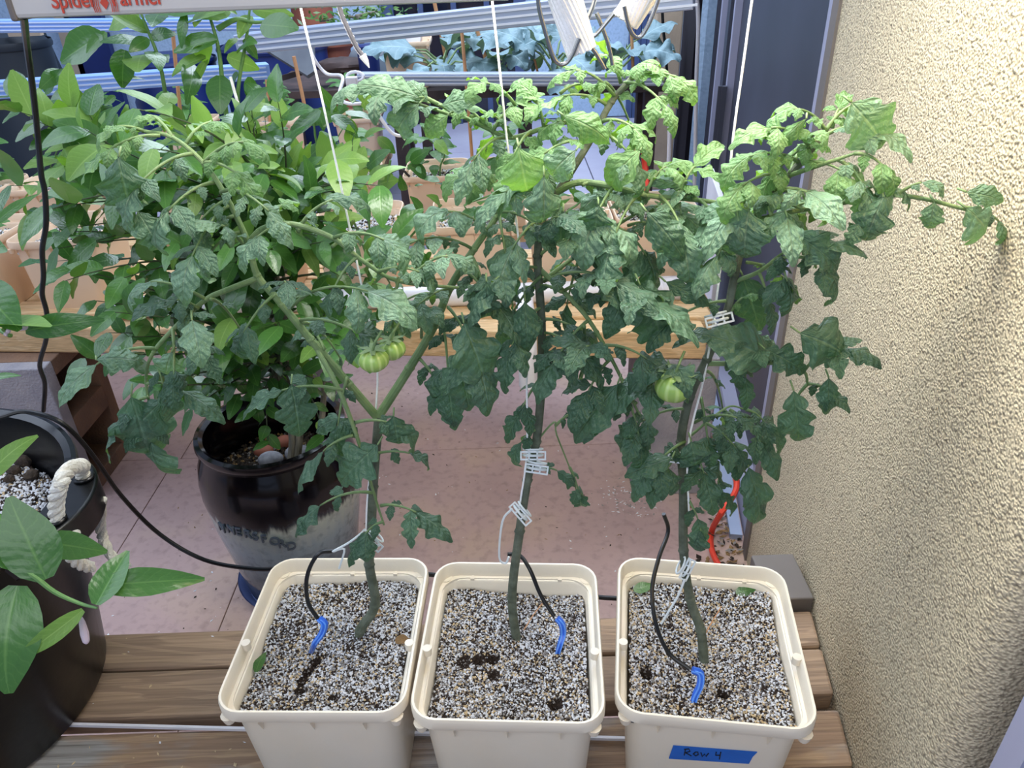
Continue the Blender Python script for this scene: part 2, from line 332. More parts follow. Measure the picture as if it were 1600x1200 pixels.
M['led'] = emit('led_strip', '#fffaf0', 9); M['ledo'] = emit('led_strip_overhead', '#fffdf8', 19)
M['lampe'] = emit('lamp_bulb', '#ffd48a', 6)
# ---------------------------------------------------------------- setting
def struct(o): o['kind'] = 'structure'; return o
NX, NY = 1 / math.hypot(1, WK), -WK / math.hypot(1, WK)      # wall normal pointing right (into the wall)
wd = V(WK, 1, 0).normalized(); wn = V(1, -WK, 0).normalized()
def wp(Y, off=0, z=0): return V(WX0 + WK * Y, Y, z) + wn * off
b = MB()                                                     # floor base under the slabs
b.box((0, 3.2, -.06), (12, 10.4, .06)); fl = struct(b.build('floor', M['floorb'], smooth=False))
for i, (x0, x1) in enumerate(((-4, -1.19), (-1.19, -.79), (-.79, .74))):
    for j, (y0, y1) in enumerate(((-1, 2.17), (2.17, 3.0))):
        s_ = MB(); s_.box(((x0 + x1) / 2 + .02 * j, (y0 + y1) / 2, -.016), (x1 - x0 - .0025, y1 - y0 - .0025, .032)); s_.build('slab', M['floor'], fl, smooth=False, bevel=.002, world=False)
for i in range(7):
    for j in range(4):
        s_ = MB(); s_.box((-5.2 + i * 1.3, 3.6 + j * 1.15, -.016), (1.292, 1.142, .032)); s_.build('slab', M['floorb'], fl, smooth=False, bevel=.003, world=False)
b = MB()                                                     # cream stucco wall with rounded outer corner
c0 = wp(.52); prof = [wp(1.585), wp(1.3), wp(1.05), wp(.8), wp(.6), wp(.555)]
for k in range(1, 8):
    a = math.pi / 2 * k / 7; cc = wp(.555, .035); prof.append(cc - wn * .035 * math.cos(a) - wd * .035 * math.sin(a))
prof.append(wp(.52, .32)); prof2 = [p.copy() for p in prof]
vs = []; nzz = 24
for k in range(nzz + 1):
    for p in prof2: vs.append((p.x, p.y, -.02 + 2.9 * k / nzz))
n_ = len(prof2); fs = [(k * n_ + i, k * n_ + i + 1, (k + 1) * n_ + i + 1, (k + 1) * n_ + i) for k in range(nzz) for i in range(n_ - 1)]
b.add(vs, fs); b.add([(p.x, p.y, z) for z in (-.02, 2.88) for p in (wp(1.585), wp(1.585, .32), wp(.52, .32))], [(0, 1, 4, 3), (1, 2, 5, 4)])
struct(b.build('wall_right', M['stucco']))
b = MB(); a0 = atZ(1600, 1135, .80)                          # pale frame in the recess at the lower right
b.bar(wp(.47, .075, 0), wp(.47, .075, 2.6), .03, .12, upv=V(1, 0, 0)); b.bar(wp(.44, .11, 0), wp(.44, .11, 2.6), .03, .05, upv=V(1, 0, 0)); struct(b.build('trim_1', M['trim']))
# door frame and sliding screen in the right wall
b = MB(); b.bar(wp(1.60, .012, 0), wp(1.60, .012, 2.5), .05, .036, upv=wn); struct(b.build('trim_2', M['taupe'], smooth=False))
b = MB(); b.bar(wp(1.665, .02, 0), wp(1.665, .02, 2.5), .075, .03, upv=wn); struct(b.build('trim_3', M['trim'], smooth=False, bevel=.003))
dr = thing('door_1', None, None, wp(1.7)); dr['kind'] = 'structure'
b = MB(); b.bar(wp(1.7, .06, 1.25), wp(3.38, .06, 1.25), .01, 2.5, upv=V(0, 0, 1)); b.build('screen_panel', M['dark'], dr, smooth=False)
for Y in (1.74, 3.36):
    b = MB(); b.bar(wp(Y, .045, 0), wp(Y, .045, 2.5), .09 if Y < 2 else .03, .04, upv=wn); b.build('stile', M['dark'] if Y < 2 else M['trim'], dr, smooth=False, bevel=.003)
b = MB(); b.bar(wp(1.7, .03, .04), wp(3.38, .03, .04), .05, .08); b.build('rail', M['trim'], dr, smooth=False)
b = MB(); b.bar(wp(3.33, .015, .62), wp(3.33, .015, .98), .03, .02, upv=wn); b.bar(wp(3.33, .0, .62), wp(3.33, .0, .98), .015, .02, upv=wn); b.build('handle', M['dark'], dr, smooth=False)
b = MB(); b.bar(wp(1.66, -.02, .01), wp(3.5, -.02, .01), .035, .02); struct(b.build('trim_4', M['alu'], smooth=False))
dr = thing('door_2', None, None, wp(3.4)); dr['kind'] = 'structure'
b = MB(); b.bar(wp(3.4, .10, 1.25), wp(5.2, .10, 1.25), .01, 2.5); b.build('dark_glass', M['glass'], dr, smooth=False)
for Y, w_, mm in ((3.62, .1, 'dark'), (3.9, .05, 'trim'), (4.1, .03, 'dark')):
    b = MB(); b.bar(wp(Y, .05, 0), wp(Y, .05, 2.5), w_, .03, upv=wn); b.build('stile', M[mm], dr, smooth=False)
b = MB()
for k in range(26):
    t0, t1 = k / 26, (k + 1) / 26; f = lambda t: wp(4.1 + .75 * t, -.06 + .025 * math.sin(t * 40), 0)
    p, q = f(t0), f(t1); b.add([p + V(0, 0, .02), q + V(0, 0, .02), q + V(0, 0, 2.4), p + V(0, 0, 2.4)], [(0, 1, 2, 3)])
tag(b.build('curtain', M['curtain']), 'dark drape hanging beside the tan post beyond the screen door', 'curtain')
b = MB(); b.box((atY(1042, 100, 5.2).x, 5.3, 1.2), (.17, .2, 2.4)); struct(b.build('trim_5', M['tan'], smooth=False, bevel=.01))
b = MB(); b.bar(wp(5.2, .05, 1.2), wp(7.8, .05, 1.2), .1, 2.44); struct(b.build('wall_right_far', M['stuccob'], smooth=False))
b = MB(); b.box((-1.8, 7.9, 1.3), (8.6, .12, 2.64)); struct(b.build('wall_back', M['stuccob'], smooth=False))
# back window
wx0, wx1 = atY(606, 20, 7.8).x, atY(812, 20, 7.8).x
w_ = thing('window_1', None, None, ((wx0 + wx1) / 2, 7.8, 0)); w_['kind'] = 'structure'
b = MB(); b.box(((wx0 + wx1) / 2, 7.83, .95), (wx1 - wx0, .02, 2.0)); b.build('pane', M['glass'], w_, smooth=False)
for k in range(5):
    x = wx0 + (wx1 - wx0) * k / 4; b = MB(); b.box((x, 7.8, .95), (.11 if k in (0, 4) else .05, .08, 2.0)); b.build('window_frame', M['winf'], w_, smooth=False)
b = MB()
for k in range(9):
    x = atY(985 + k * 9, 100, 7.8).x; b.box((x, 7.79, .9), (.05, .06, 1.9))
struct(b.build('trim_6', M['winf'], smooth=False))
b = MB(); p = atY(153, 100, 7.75); b.box((p.x, 7.75, .8), (.34, .08, 1.7)); struct(b.build('door_3', M['navy'], smooth=False))
b = MB(); p = atY(127, 100, 7.78); b.box((p.x - .02, 7.76, .8), (.14, .1, 1.7)); struct(b.build('trim_7', M['tan'], smooth=False))
# ---------------------------------------------------------------- benches
def plank(parent, x0, x1, y0, y1, z0, z1, m, rot=0, skew=0, bev=.006):
    b = MB(); vs = []
    for x, sk in ((x0, 0), (x1, skew)):
        for y in (y0, y1):
            for z in (z0, z1): vs.append((x + (rot * (y - y0) if x == x1 else 0), y + sk, z))
    b.add(vs, [(0, 1, 3, 2), (4, 6, 7, 5), (0, 4, 5, 1), (2, 3, 7, 6), (0, 2, 6, 4), (1, 5, 7, 3)])
    return b.build('plank', m, parent, smooth=False, bevel=bev)
ZD = .42
fb = thing('front_bench', 'low weathered timber bench under the three cream buckets', 'bench', (0, .8, ZD - .05))
ed = [(1.012, .930, 'deck'), (.924, .829, 'deck'), (.800, .700, 'deckg'), (.692, .595, 'deckg'), (.588, .49, 'deckg'), (.482, .385, 'deckg')]
for i, (ya, yb, mm) in enumerate(ed):
    xr = WX0 + WK * (ya + yb) / 2 - .012; plank(fb, -1.45, xr, yb, ya, ZD - .045, ZD, M[mm], WK, -.004)
for x in (-1.3, -.35, .3):
    b = MB(); b.box((x, .72, ZD - .09), (.09, .62, .088)); b.build('joist', M['deck'], fb, smooth=False)
p = atZ(1262, 950, ZD + .03); b = MB(); b.box((.515, 1.075, ZD - .02), (.085, .12, .09)); tag(b.build('wood_offcut', M['taupe'], smooth=False, bevel=.003), 'grey wood offcut between the right bucket and the stucco wall', 'wood block')
def cinder(name, label, x, y, z, d, holes='right', m=None, group=None):
    """hollow block with two real cores opening to +x ; d=(dx,dy,dz)"""
    t = thing(name, label, 'block', (x, y, z), 0, group); dx, dy, dz = d; b = MB(); w = .05
    if holes != 'right': b.box((x, y, z + dz / 2), (dx, dy, dz)); b.build('block_body', m or M['block'], t, smooth=False, bevel=.004); return t
    f = MB(); f.box((x, y - dy / 2 + w / 2, z + dz / 2), (dx, w, dz)); f.build('block_face', M['block'], t, smooth=False, bevel=.004)
    q = dy - 2 * w; yy = y
    for zz, ww in ((z + w / 2, w), (z + dz / 2, w * 1.6), (z + dz - w / 2, w)): b.box((x, yy, zz), (dx, q, ww))
    b.box((x, y + dy / 2 - w / 2, z + dz / 2), (dx, w, dz)); b.box((x - dx / 2 + w / 2, yy, z + dz / 2), (w, q - .002, dz - .02))
    b.build('block_body', m or M['block'], t, smooth=False, bevel=.003); return t
for k, (x, y) in enumerate(((-1.3, .9), (-.35, .9), (.3, .9), (-.35, .56), (.3, .56))):
    cinder('cinder_block', 'grey cinder block holding up the front bench, ' + ('at its far left', 'middle rear one', 'rear one near the wall', 'middle front one', 'front one near the wall')[k], x, y, 0, (.2, .2, ZD - .136), 'none', group='cinder blocks under the front bench')
rb = thing('rear_bench', 'fresh pine timber bench in front of the rear bucket rows', 'bench', (-.4, 2.3, .5))
ZB = .50
xe = .585
SK = -.28
plank(rb, -2.4, xe - .035, 1.872 - SK, 1.955 - SK, ZB - .01, .575, M['pine'], 0, SK)
plank(rb, -2.4, xe, 1.958 - SK, 2.05 - SK, ZB - .01, .583, M['pine'], 0, SK)
for k in range(5): plank(rb, -2.4, xe + .02, 2.06 + k * .095 - SK, 2.147 + k * .095 - SK, .54, .578, M['pine'], 0, SK)
ZB2 = .578
cinder('cinder_block', 'tall pale cinder block under the right end of the rear bench', .485, 1.99, 0, (.225, .22, .488), 'none')
cinder('cinder_block', 'cinder block with open dark cores under the rear bench at left', atY(88, 640, 1.95).x - .2, 2.11, 0, (.40, .30, .488), 'right', M['blockr'])
cinder('cinder_block', 'grey block far back under the rear bench behind the crock', -.75, 2.45, 0, (.2, .2, .488), 'none')
# ---------------------------------------------------------------- buckets (square hydroponic buckets)
def granules(name, w, d, zf, n, seed, parent, mats, wts, size=.0022, circ=None):
    g = random.Random(seed); b = MB(); V_ = b.v; F_ = b.f; M_ = b.m
    for i in range(n):
        if circ:
            a = g.random() * 6.283; q = circ * math.sqrt(g.random()); x, y = q * math.cos(a), q * math.sin(a)
        else: x, y = g.uniform(-w / 2, w / 2), g.uniform(-d / 2, d / 2)
        z = zf(x, y) + g.uniform(-.001, .0018); r = size * g.uniform(.55, 1.5); o = len(V_)
        jx = [r * g.uniform(.7, 1.2) for _ in range(6)]; a = g.random() * 3.1; c_, s_ = math.cos(a), math.sin(a)
        V_ += [(x + jx[0] * c_, y + jx[0] * s_, z), (x - jx[1] * s_, y + jx[1] * c_, z + r * .2), (x - jx[2] * c_, y - jx[2] * s_, z), (x + jx[3] * s_, y - jx[3] * c_, z - r * .1), (x + r * .2, y, z + jx[4]), (x, y, z - jx[5])]
        F_ += [(o, o + 1, o + 4), (o + 1, o + 2, o + 4), (o + 2, o + 3, o + 4), (o + 3, o, o + 4), (o + 1, o, o + 5), (o + 2, o + 1, o + 5), (o + 3, o + 2, o + 5), (o, o + 3, o + 5)]
        k = g.choices(range(len(mats)), wts(x, y) if callable(wts) else wts)[0]; M_ += [k] * 8
    o = b.build(name, mats, parent, smooth=False, world=False); o['kind'] = 'stuff'; return o
PM = [M['p1'], M['p2'], M['p3'], M['p4']]
def soil_grid(w, d, zf, n=36):
    b = MB(); vs = []
    for j in range(n + 1):
        for i in range(n + 1):
            x, y = (i / n - .5) * w, (j / n - .5) * d; vs.append((x, y, zf(x, y) - .0015))
    b.add(vs, [(j * (n + 1) + i, j * (n + 1) + i + 1, (j + 1) * (n + 1) + i + 1, (j + 1) * (n + 1) + i) for j in range(n) for i in range(n)]); return b
RW, RD, RH = .264, .296, .23
def bucket_body(m, parent, hi=True):
    b = MB(); w, d = RW, RD
    secs = [(w - .055, d - .055, .03, 0), (w - .05, d - .05, .032, .004), (w - .026, d - .026, .034, RH - .024), (w - .006, d - .006, .036, RH - .0235), (w, d, .037, RH - .019), (w, d, .037, RH - .004), (w - .003, d - .003, .036, RH),
            (w - .009, d - .009, .033, RH), (w - .013, d - .013, .031, RH - .003), (w - .017, d - .017, .030, RH - .024), (w - .030, d - .030, .026, RH - .027), (w - .034, d - .034, .025, RH - .031), (w - .06, d - .06, .022, .012)]
    b.rects(secs, 6 if hi else 3, close=True); b.add([(sx * (w - .06) / 2, sy * (d - .06) / 2, .001) for sx, sy in ((-1, -1), (-1, 1), (1, 1), (1, -1))], [(0, 1, 2, 3)])
    return b.build('bucket_body', m, parent, world=False)
def bucket_ribs(m, parent):
    for s in (-1, 1):
        for k in range(3):
            x = (k - 1) * .072; y = s * (RD / 2 - .012); b = MB(); z = RH - .024
            b.add([(x - .0035, y - s * .004, z + .001), (x + .0035, y - s * .004, z + .001), (x + .001, y + s * .011, z + .001), (x, y - s * .001, z - .030)], [(0, 1, 2), (0, 2, 3), (1, 3, 2), (0, 3, 1)] if s < 0 else [(0, 2, 1), (0, 3, 2), (1, 2, 3), (0, 1, 3)])
            b.build('rib', m, parent, smooth=False, world=False)
        for x in (-1, 1):
            b = MB(); b.tube([(x * (RW / 2 - .016), s * (RD / 2 - .014), RH - .036), (x * (RW / 2 - .016), s * (RD / 2 - .014), RH - .0225)], [.007, .0105], 12); b.build('corner_lug', m, parent, world=False)
        b = MB(); b.tube([(s * (RW / 2 - .0105), -.03, RH - .012), (s * (RW / 2 - .0105), -.03, RH + .0006)], .0065, 16); b.build('rim_notch', m, parent, world=False)
def hf(seed, holes, base, tilt=0):
    def f(x, y):
        z = base + .017 * noise.noise(Vector((x * 9, y * 9, seed))) + .004 * noise.noise(Vector((x * 30, y * 30, seed))) + tilt * y
        for hx, hy, hr, hd in holes:
            d2 = ((x - hx) ** 2 + (y - hy) ** 2) / (hr * hr)
            if d2 < 4: z -= hd * math.exp(-d2 * 1.2)
        return z
    return f
def quad(px): # rim corners -> centre, rotation
    P = [atZ(x, y, ZD + RH) for x, y in px]; c = sum(P, V(0, 0, 0)) / 4; dv = (P[1] - P[0]) + (P[3] - P[2]); return c, math.atan2(dv.y, dv.x)
pots = []
for k, (px, holes, lab) in enumerate((
    ([(425, 872), (672, 872), (328, 1115), (637, 1115)], [((492, 1025), .009, .018), ((480, 1040), .009, .02), ((471, 1056), .009, .016), ((469, 1074), .009, .015), ((519, 1087), .006, .012)], 'cream square bucket of perlite, left of the three in front'),
    ([(678, 878), (932, 880), (638, 1125), (950, 1135)], [((725, 1032), .010, .012), ((748, 1030), .010, .014), ((770, 1028), .009, .022), ((772, 1052), .009, .012), ((868, 1093), .010, .022)], 'cream square bucket of perlite, middle of the three in front'),
    ([(958, 872), (1222, 885), (966, 1108), (1292, 1150)], [((1010, 1053), .0085, .04), ((1131, 1078), .0085, .04)], 'cream square bucket with blue tape label by the stucco wall'))):
    c, a = quad(px); t = thing('bucket', lab, 'bucket', (c.x, c.y, ZD + .001), a, 'cream buckets on the front bench'); pots.append(t)
    bucket_body(M['cream'], t); bucket_ribs(M['cream'], t)
    Ri = Matrix.Rotation(-a, 3, 'Z'); hl = []
    for (hx, hy), hr, hd in holes:
        q = Ri @ (atZ(hx, hy, ZD + RH - .04) - V(c.x, c.y, 0)); hl.append((q.x, q.y, hr, hd))
    zf = hf(k * 7.3, hl, RH - .043)
    s_ = soil_grid(RW - .042, RD - .042, zf, 44).build('soil', M['soil'], t, world=False)
    dark = lambda x, y, hl=hl, k=k: (lambda q, w=noise.noise(Vector((x * 14, y * 14, k * 5.))), e=noise.noise(Vector((x * 10, y * 10, 9 + k))): [3.3 * (1 - q), ((1.3 if k == 2 else .7) + max(0, e) * 3) * (1 - q), 2.1 + max(0, w) * 5 + q * 8, 1.7])(min(1, sum(1.0 for h in hl if (x - h[0]) ** 2 + (y - h[1]) ** 2 < (h[2] * 1.1) ** 2)))
    granules('perlite', RW - .043, RD - .043, zf, 21000, k, t, PM, dark, .00175)
    tag(t, lab)
# blue tape with ROW 4
A_, B_, C_, D_ = ((1052, 1164), (1183, 1174), (1170, 1192), (1045, 1184))
t3 = pots[2]; a3 = t3.rotation_euler.z; Rz = Matrix.Rotation(a3, 3, 'Z')
def on_front(px, py, out=.0):
    # intersect with front face plane of pot 3 (slightly sloping)
    base = V(t3.location.x, t3.location.y, t3.location.z); nn = Rz @ V(0, -1, -.055); p0 = base + Rz @ V(0, -(RD / 2 - .0145), RH - .045); d = ray(px, py)
    tt = (p0 - CAM).dot(nn) / d.dot(nn); q = CAM + d * (tt); q += nn.normalized() * out; return Rz.inverted() @ (q - base)
b = MB(); pts = [on_front(x, y, .0015) for x, y in (A_, B_, (1176, 1181), C_, D_, (1047, 1178))]; q2 = [on_front(x, y, .0004) for x, y in (A_, B_, (1176, 1181), C_, D_, (1047, 1178))]
b.add(pts + q2, [tuple(range(6))[::-1], tuple(range(6, 12))] + [(i, (i + 1) % 6, 6 + (i + 1) % 6, 6 + i) for i in range(6)])
tp = b.build('tape_label', M['tape'], t3, smooth=False, world=False); tag(tp, 'blue tape reading ROW 4 in black pen')
b = MB()
for st in ([(1071, 1169), (1069, 1178)], [(1069, 1169), (1076, 1168), (1078, 1172), (1071, 1174), (1080, 1179)], [(1087, 1173), (1083, 1176), (1087, 1179), (1091, 1177), (1090, 1173), (1087, 1173)], [(1095, 1174), (1097, 1180), (1101, 1176), (1103, 1180), (1107, 1175)], [(1119, 1173), (1118, 1178), (1125, 1178)], [(1126, 1173), (1124, 1184)]):
    b.tube([on_front(x, y, .0019) for x, y in st], .00085, 5)
b.build('handwriting', M['ink'], tp, world=False)
# ---------------------------------------------------------------- leaves
def leaflet(seed, L=1., Wd=.5, curl=1., fold=.15, lobes=.25, nl=4, wav=.05, nv=14, nu=3, tipp=1.6):
    g = random.Random(seed); b = MB(); vs = []; uv = []; y = z = 0; th = .15; pts = []; tw = g.uniform(-.35, .35); ph0 = g.uniform(0, 1)
    for j in range(nv + 1):
        v = j / nv; pts.append((y, z, th))
        th2 = .2 - curl * v ** 1.3; y += math.cos(th2) / nv * L; z += math.sin(th2) / nv * L; th = th2
    for j, (y, z, th) in enumerate(pts):
        v = j / nv; w = Wd * (math.sin(math.pi * min(1, (v * .93 + .03) ** .78)) ** .85) * (1 - .25 * v ** tipp) + .004
        if lobes: s = (v * nl + ph0) % 1.; s2 = (v * nl * 2.6 + .3) % 1.; w *= 1 - lobes * (1 - math.sin(math.pi * s ** .7)) ** 1.3 * (1 - .4 * v) - .07 * (1 - s2)
        for i in range(-nu, nu + 1):
            u = i / nu; au = abs(u); hh = fold * au * w - curl * .10 * au * au * w + wav * au * math.sin(v * 14 + (u > 0) * 1.7 + seed) * w * 2
            tws = tw * v; X = u * w; Z = hh
            X, Z = X * math.cos(tws) - Z * math.sin(tws), X * math.sin(tws) + Z * math.cos(tws)
            vs.append((X, y - Z * math.sin(th) + (au * .08 * L * (1 - v) if lobes else 0), z + Z * math.cos(th))); uv.append((.5 + u / 2, v))
    n = 2 * nu + 1; fs = [(j * n + i, j * n + i + 1, (j + 1) * n + i + 1, (j + 1) * n + i) for j in range(nv) for i in range(n - 1)]
    b.add(vs, fs); b.uv = uv; return b
def pool(name, m, cnt, **k):
    out = []
    for i in range(cnt):
        kk = {a: (c(rnd) if callable(c) else c) for a, c in k.items()}; out.append(leaflet(rnd.randint(0, 9999), **kk).mesh(name, m, True))
    return out
U = lambda a, b: (lambda g: g.uniform(a, b))
TP = {q: pool('leaflet', M[q], 14, Wd=U(.24, .33), curl=U(.7, 2.5), fold=U(-.55, .35), lobes=U(.2, .6), nl=U(2.4, 4), wav=U(.04, .15), nv=24) for q in ('tom', 'tomd', 'tomy')}
CP = {q: pool('leaf', M[q], 10, Wd=U(.22, .3), curl=U(.15, .9), fold=U(.0, .35), lobes=0, wav=U(0, .05), nv=8, nu=2, tipp=3) for q in ('cit', 'city')}
PP = pool('leaf', M['pep'], 8, Wd=U(.24, .32), curl=U(.5, 1.5), fold=U(0, .3), lobes=0, wav=U(.02, .08), nv=8, nu=2, tipp=1.2)
KP = pool('leaf', M['kale'], 6, Wd=U(.34, .44), curl=U(.6, 1.6), fold=U(-.2, .4), lobes=.15, nl=7, wav=U(.12, .24), nv=18, nu=4, tipp=1)
def orient(loc, d, nrm, size):
    y = d.normalized(); x = y.cross(nrm); x = x.normalized() if x.length > 1e-5 else y.orthogonal().normalized(); z = x.cross(y)
    return Matrix(((x.x * size, y.x * size, z.x * size, loc.x), (x.y * size, y.y * size, z.y * size, loc.y), (x.z * size, y.z * size, z.z * size, loc.z), (0, 0, 0, 1)))
CNT = {}
def put(name, me, parent, Mw, org):
    o = bpy.data.objects.new(name, me); C.objects.link(o); o.parent = parent
    Ml = Mw.copy(); Ml.translation = Mw.translation - org; o.matrix_local = Ml
    return o
def rv(s): return V(rnd.uniform(-s, s), rnd.uniform(-s, s), rnd.uniform(-s, s))
def tleaf(plant, org, a, bq, sz, q='tom', sag=.25, npair=3, wide=1., rr=.0019):
    """compound tomato leaf: rachis part with leaflet sub-parts"""
    a = Vector(a); bq = Vector(bq); L = (bq - a).length; mid = (a + bq) / 2 + V(0, 0, L * sag) + rv(L * .05)
    P = [a * (1 - t) ** 2 + mid * 2 * t * (1 - t) + bq * t * t for t in [k / 8 for k in range(9)]]
    m = MB(); m.tube(P, [rr * (1.25 - .7 * k / 8) for k in range(9)], 6)
    lf = m.build('leaf', M['stem'], None, smooth=True); lf.data.transform(Matrix.Translation(-org)); lf.parent = plant
    def at(t):
        i = min(7, int(t * 8)); f = t * 8 - i; return P[i].lerp(P[i + 1], f), (P[i + 1] - P[i]).normalized()
    view = (CAM - (a + bq) / 2).normalized()
    for k in range(npair):
        t = .32 + .55 * k / max(1, npair - 1) if npair > 1 else .6; p, tn = at(t); side = tn.cross(V(0, 0, 1))
        if side.length < .3: side = tn.cross(view)
        side.normalize()
        for s in (-1, 1):
            d = side * s * (.95) + tn * .55 + V(0, 0, rnd.uniform(-.55, .1)) + rv(.18); nrm = V(0, 0, 1) + view * .35 + rv(.35); size = sz * (.62 + .38 * k / max(1, npair - 1)) * rnd.uniform(.75, 1.1)
            put('leaflet', rnd.choice(TP[q]), lf, orient(p, d, nrm, size), org)
        if k < npair - 1 and rnd.random() < .6:
            p, tn = at(t + .1); s = rnd.choice((-1, 1)); put('leaflet', rnd.choice(TP[q]), lf, orient(p, side * s + tn * .4 + rv(.3), V(0, 0, 1) + rv(.4), sz * .33), org)
    p, tn = at(.99); put('leaflet', rnd.choice(TP[q]), lf, orient(p, tn + V(0, 0, -.25) + rv(.12), V(0, 0, 1) + view * .35 + rv(.25), sz * 1.2 * wide), org)
    return lf
def big(plant, org, pa, pb, Y, w=1., q='tom', fac=.75):
    """single large leaflet laid between two photographed points, facing the viewer by fac"""
    a = atY(*pa, Y); bq = atY(*pb, Y - .01); d = bq - a; L = d.length; view = (CAM - a).normalized()
    b = MB(); b.tube([a - d * .1 + V(0, .01, .0), a], .0012, 5); lf = b.build('leaf', M['stem'], None, smooth=True); lf.data.transform(Matrix.Translation(-org)); lf.parent = plant
    o = put('leaflet', rnd.choice(TP[q]), lf, orient(a, d, view * fac + V(0, 0, 1 - fac) + rv(.1), L * 1.12), org)
    o.scale.x *= w * .82; return o
def pts2(lst):  # [(px,py,Y)]
    return [atY(x, y, Y) for x, y, Y in lst]
def stemtube(plant, lst, r0_, r1_, name='stem', m='stem', nodes=True):
    P = [Vector(p) for p in lst]; b = MB(); n = len(P)
    rr = [r0_ + (r1_ - r0_) * i / (n - 1) for i in range(n)]; b.tube(P, rr, 10, sub=5)
    if nodes:
        for i in range(1, n - 1): b.sphere(P[i], rr[i] * 1.22, (1, 1, .8), 8, 6)
    return b.build(name, M[m], plant)
# ---- tomato plant 1 ----
def tomato(label, base):
    return thing('tomato_plant', label, 'tomato plant', base)
ZS = ZD + RH - .047
b1 = atZ(560, 1005, ZS); T1 = tomato('tomato plant with two green fruits growing in the left front bucket', b1)
y0 = b1.y
s = [b1 - V(0, 0, .02), atY(563, 985, .815), atY(586, 945, .82), atY(577, 882, .825), atY(580, 830, .83), atY(583, 760, .835), atY(592, 650, .84)]
stemtube(T1, s, .0078, .0062, m='stemd')
s = pts2([(592, 655, .84), (545, 600, .835), (485, 530, .83), (440, 475, .83), (402, 430, .835), (388, 380, .84), (355, 310, .85), (318, 255, .86), (270, 215, .87), (225, 205, .88)]); stemtube(T1, s, .0058, .002)
s = pts2([(592, 650, .84), (640, 575, .85), (678, 510, .86), (703, 450, .87), (740, 390, .88), (775, 340, .9), (800, 290, .92)]); stemtube(T1, s, .0062, .0035, 'branch')
s = pts2([(388, 382, .84), (410, 358, .83), (455, 350, .82), (520, 372, .81), (570, 410, .81), (625, 440, .82), (720, 450, .84)]); stemtube(T1, s, .004, .0018, 'branch')
s = pts2([(402, 435, .835), (350, 455, .82), (322, 468, .815), (280, 505, .81), (240, 550, .81), (228, 590, .81), (235, 640, .8)]); stemtube(T1, s, .0036, .0016, 'branch')
s = pts2([(495, 545, .83), (530, 610, .8), (557, 680, .79), (575, 740, .79), (590, 790, .79), (600, 820, .79)]); stemtube(T1, s, .0034, .0012, 'branch')
def L1(lst, plant, org):
    for e in lst:
        (x0, y0_, x1, y1_, Y0, Y1, px, q) = e[:8]; np_ = e[8] if len(e) > 8 else 3; sg = e[9] if len(e) > 9 else .22
        a = atY(x0, y0_, Y0); z = (a - CAM).dot(fw); px *= 1.16; tleaf(plant, org, a, atY(x1, y1_, Y1), px * z / F, q, sg, np_)
L1([(250, 212, 165, 238, .87, .84, 48, 'tomy'), (318, 255, 380, 222, .86, .84, 44, 'tomy'), (300, 240, 215, 290, .86, .80, 62, 'tom', 2), (335, 285, 262, 330, .855, .80, 62, 'tom', 2),
    (345, 300, 420, 330, .85, .80, 50, 'tom'), (360, 320, 300, 400, .85, .78, 60, 'tom', 2), (270, 215, 230, 180, .87, .9, 45, 'tomy'), (318, 255, 375, 275, .86, .83, 50, 'tomy', 2),
    (225, 205, 175, 200, .88, .86, 40, 'tomy'), (290, 225, 330, 190, .87, .9, 42, 'tomy'),
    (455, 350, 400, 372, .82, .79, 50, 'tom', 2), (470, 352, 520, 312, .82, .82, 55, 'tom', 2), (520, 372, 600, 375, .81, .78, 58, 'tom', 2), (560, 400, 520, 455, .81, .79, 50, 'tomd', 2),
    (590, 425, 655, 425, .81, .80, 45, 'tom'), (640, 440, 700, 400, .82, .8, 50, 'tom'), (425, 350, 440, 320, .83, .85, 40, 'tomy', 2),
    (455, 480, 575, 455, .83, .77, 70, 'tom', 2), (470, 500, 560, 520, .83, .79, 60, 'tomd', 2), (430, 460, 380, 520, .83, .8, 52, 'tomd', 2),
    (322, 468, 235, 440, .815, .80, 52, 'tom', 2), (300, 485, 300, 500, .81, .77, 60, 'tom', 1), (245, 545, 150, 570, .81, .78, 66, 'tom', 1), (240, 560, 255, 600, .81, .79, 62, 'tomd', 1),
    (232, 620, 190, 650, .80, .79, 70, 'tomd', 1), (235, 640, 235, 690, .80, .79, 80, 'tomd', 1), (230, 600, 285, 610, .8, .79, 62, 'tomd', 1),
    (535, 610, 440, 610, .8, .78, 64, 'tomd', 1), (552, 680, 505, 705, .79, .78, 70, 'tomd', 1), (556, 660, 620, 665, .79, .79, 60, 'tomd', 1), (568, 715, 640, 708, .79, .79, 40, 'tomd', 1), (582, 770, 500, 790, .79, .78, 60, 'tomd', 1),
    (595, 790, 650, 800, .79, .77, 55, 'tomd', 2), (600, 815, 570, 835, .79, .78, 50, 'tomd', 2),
    (700, 480, 745, 560, .86, .80, 72, 'tomd', 2), (690, 500, 700, 590, .86, .81, 66, 'tomd', 2), (655, 560, 690, 610, .85, .82, 52, 'tomd', 2), (740, 390, 640, 380, .88, .84, 60, 'tom'), (760, 360, 700, 330, .89, .86, 60, 'tom'),
    (720, 420, 770, 470, .87, .82, 60, 'tomd'), (705, 450, 650, 480, .87, .83, 52, 'tom', 2), (780, 335, 790, 400, .9, .85, 55, 'tom'), (800, 290, 740, 270, .92, .9, 55, 'tomy'), (800, 290, 850, 300, .92, .9, 55, 'tom')], T1, b1)
